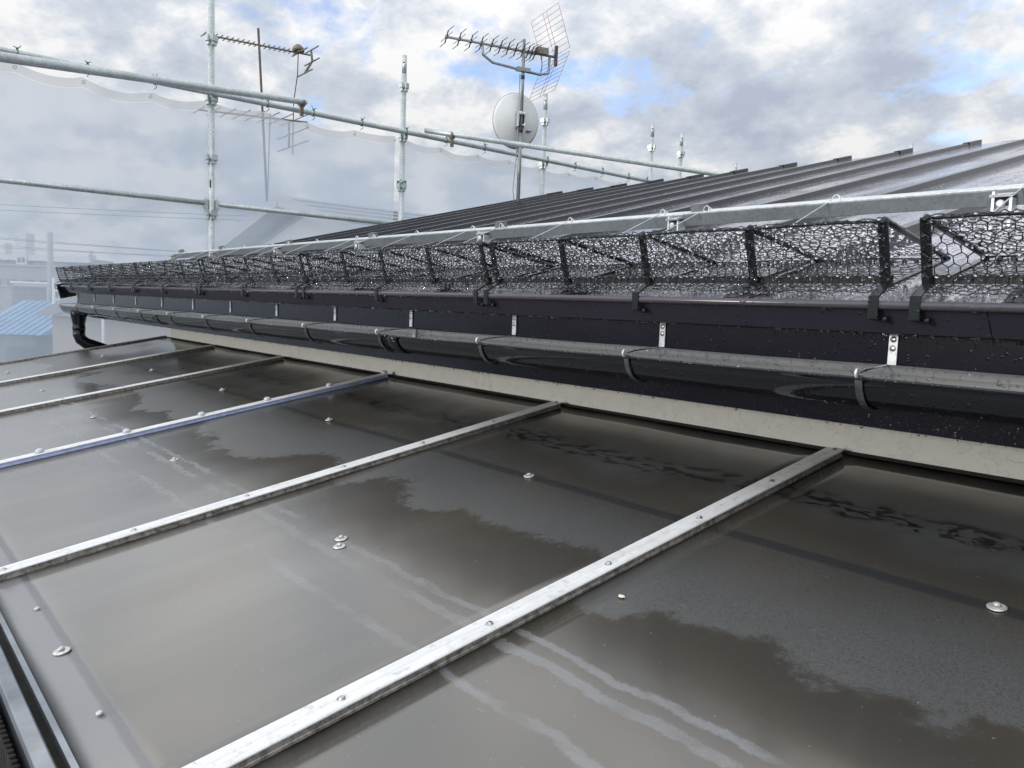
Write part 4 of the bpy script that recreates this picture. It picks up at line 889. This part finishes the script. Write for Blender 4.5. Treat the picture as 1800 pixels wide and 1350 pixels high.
# grey block, mid distance, with a pale storehouse in front
def block(name, lab, cat, x0, x1, ytop, D, dep, mat, zb=-3.3):
    p0, p1 = atd(x0, ytop, D), atd(x1, ytop, D); d = p1-p0; d.z = 0; L = d.length; d.normalize(); n = Vector((-d.y, d.x, 0)); n = n if n.dot(p0) > 0 else -n
    c = (p0+p1)/2+n*dep/2; t_ = thing(name, lab, cat, (c.x, c.y, zb)); z1 = (p0.z+p1.z)/2
    MB().obox((0, 0, (z1-zb)/2), d, n, Vector((0, 0, 1)), L/2, dep/2, (z1-zb)/2).build('wall', mat, t_); return t_, d, n, L, dep, z1-zb
t_, d, n, L, dep, hh = block('grey_block', 'dark grey flat-roofed building below the apartment block', 'building', -60, 132, 468, 120, 14, 'far_grey')
MB().obox((0, 0, hh+.15), d, n, zz, L/2+.3, dep/2+.3, .15).build('parapet', 'far_shade', t_)
for k in range(6): MB().obox(d*(L*(k-2.5)/6.5)-n*(dep/2+.03)+zz*(hh-2.6), d, n, zz, .8, .05, .6).build('window', 'far_glass', t_)
t_, d, n, L, dep, hh = block('white_office', 'pale low office with two dark windows beside the utility pole', 'building', 22, 150, 500, 90, 8, 'far_white')
MB().obox((0, 0, hh+.12), d, n, zz, L/2+.2, dep/2+.2, .12).build('parapet', 'white_trim', t_)
for k in (-0.26, 0.06, 0.33): MB().obox(d*(L*k)-n*(dep/2+.03)+zz*(hh-1.1), d, n, zz, .55, .05, .30).build('window', 'far_glass', t_)
t_, d, n, L, dep, hh = block('shed_block', 'plain grey block at the left frame edge above the blue roof', 'building', -80, 21, 503, 80, 6, 'far_grey')
MB().obox((0, 0, hh+.1), d, n, zz, L/2+.15, dep/2+.15, .1).build('parapet', 'far_shade', t_)
# blue-roofed house
def roofhouse(name, lab, pts_eave, ridge, D, wall, roof, zb=-3.3):
    """pts_eave: left and right front eave corners in photo pixels; ridge: pixel of the ridge's right end"""
    e0, e1 = atd(*pts_eave[0], D), atd(*pts_eave[1], D); d = e1-e0; d.z = 0; L = d.length; d.normalize(); n = Vector((-d.y, d.x, 0)); n = n if n.dot(e0) > 0 else -n
    ze = (e0.z+e1.z)/2; r_ = atd(*ridge, D*1.14); zr = r_.z; dep = 7.0; c = (e0+e1)/2+n*dep/2; t_ = thing(name, lab, 'house', (c.x, c.y, zb)); c = Vector((c.x, c.y, 0)); o_ = Vector((c.x, c.y, zb))
    q = [e0-n*.0, e1-n*.0, e1+n*dep, e0+n*dep]; q = [Vector((v.x, v.y, ze))-o_ for v in q]; ra = q[0]+n*dep/2; rb_ = q[1]+n*dep/2; ra.z = rb_.z = zr-zb
    MB().obox((0, 0, (ze-zb)/2), d, n, zz, L/2-.35, dep/2-.35, (ze-zb)/2).build('wall', wall, t_)
    rf = MB().add(q+[ra, rb_], [(0, 1, 5, 4), (2, 3, 4, 5), (1, 2, 5), (3, 0, 4), (3, 2, 1, 0)]).build('roof', roof, t_)
    for k in range(1, 10):
        f = k/10; MB().bar(q[0]+(q[1]-q[0])*f+zz*.02, ra+(rb_-ra)*f+zz*.02, .06, .05).build('roof_seam', roof, rf)
    return t_, d, n, L, dep, ze-zb
t_, d, n, L, dep, hh = roofhouse('blue_roofed_house', 'low house with faded blue metal roof behind the downpipe', ((-60, 578), (70, 596)), (112, 530), 30, 'teal_wall', 'blue_roof')
for k in (0.1, 0.3): MB().obox(d*(L*k)-n*(dep/2-.33)+zz*(hh-1.1), d, n, zz, .35, .04, .6).build('window', 'far_glass', t_)
t_, d, n, L, dep, hh = roofhouse('beige_house', 'beige walled house with grey roof below the gutter', ((60, 577), (420, 545)), (330, 500), 24, 'beige_wall', 'brown_roof')
for k in (-.1, .2): MB().obox(d*(L*k)-n*(dep/2-.33)+zz*(hh-1.6), d, n, zz, .5, .04, .6).build('window', 'far_glass', t_)
# poles
def pole(x, y0, D, r, lab, mat, xarm=True):
    b = atd(x, y0, D); t_ = thing('utility_pole', lab, 'pole', (b.x, b.y, -3.3), None); MB().tube([(0, 0, 0), (0, 0, b.z+3.3)], [r*1.15, r*.9], 14).build('shaft', mat, t_)
    return b, t_
b0, pt_ = pole(87.5, 408, 40, 0.15, 'tall concrete utility pole in front of the apartment block', 'concrete_pole')
MB().bar((-.1, -.7, b0.z+3.3-1.6), (.1, .7, b0.z+3.3-1.6), .08, .08).build('cross_arm', 'concrete_pole', pt_)
pole(94, 488, 25, 0.045, 'slim white pole in front of the blue roof', 'white_trim'); pole(181, 556, 20, 0.035, 'slim white post right of the downpipe', 'white_trim')
lines = [((0, 350), (362, 363), (-300, 341), (900, 392)), ((0, 361), (362, 371), (-300, 352), (900, 398)), ((88, 412), (365, 424), (-200, 404), (900, 470)), ((88, 424), (365, 434), (-200, 416), (900, 478)), ((88, 428), (140, 440), (-200, 420), (500, 452)), ((88, 419), (365, 430), (-200, 400), (900, 474))]
labs = ['highest power line above the lower rail', 'second power line just under the highest one', 'power line leaving the utility pole top', 'lowest of the long power lines right of the pole', 'short sagging service line dropping from the pole', 'middle power line between pole top and rail end']
for k, (_, _, pa, pb) in enumerate(lines):
    D = 46+k*.6; a, b = atd(*pa, D), atd(*pb, D*1.0); c = (a+b)/2
    ps = [a+(b-a)*f-zz*(.25*4*f*(1-f))-c for f in [q/16 for q in range(17)]]
    o = MB().tube(ps, .016, 5).build('power_line', 'cable', None, c); tag(o, labs[k], 'cable', 'power lines')
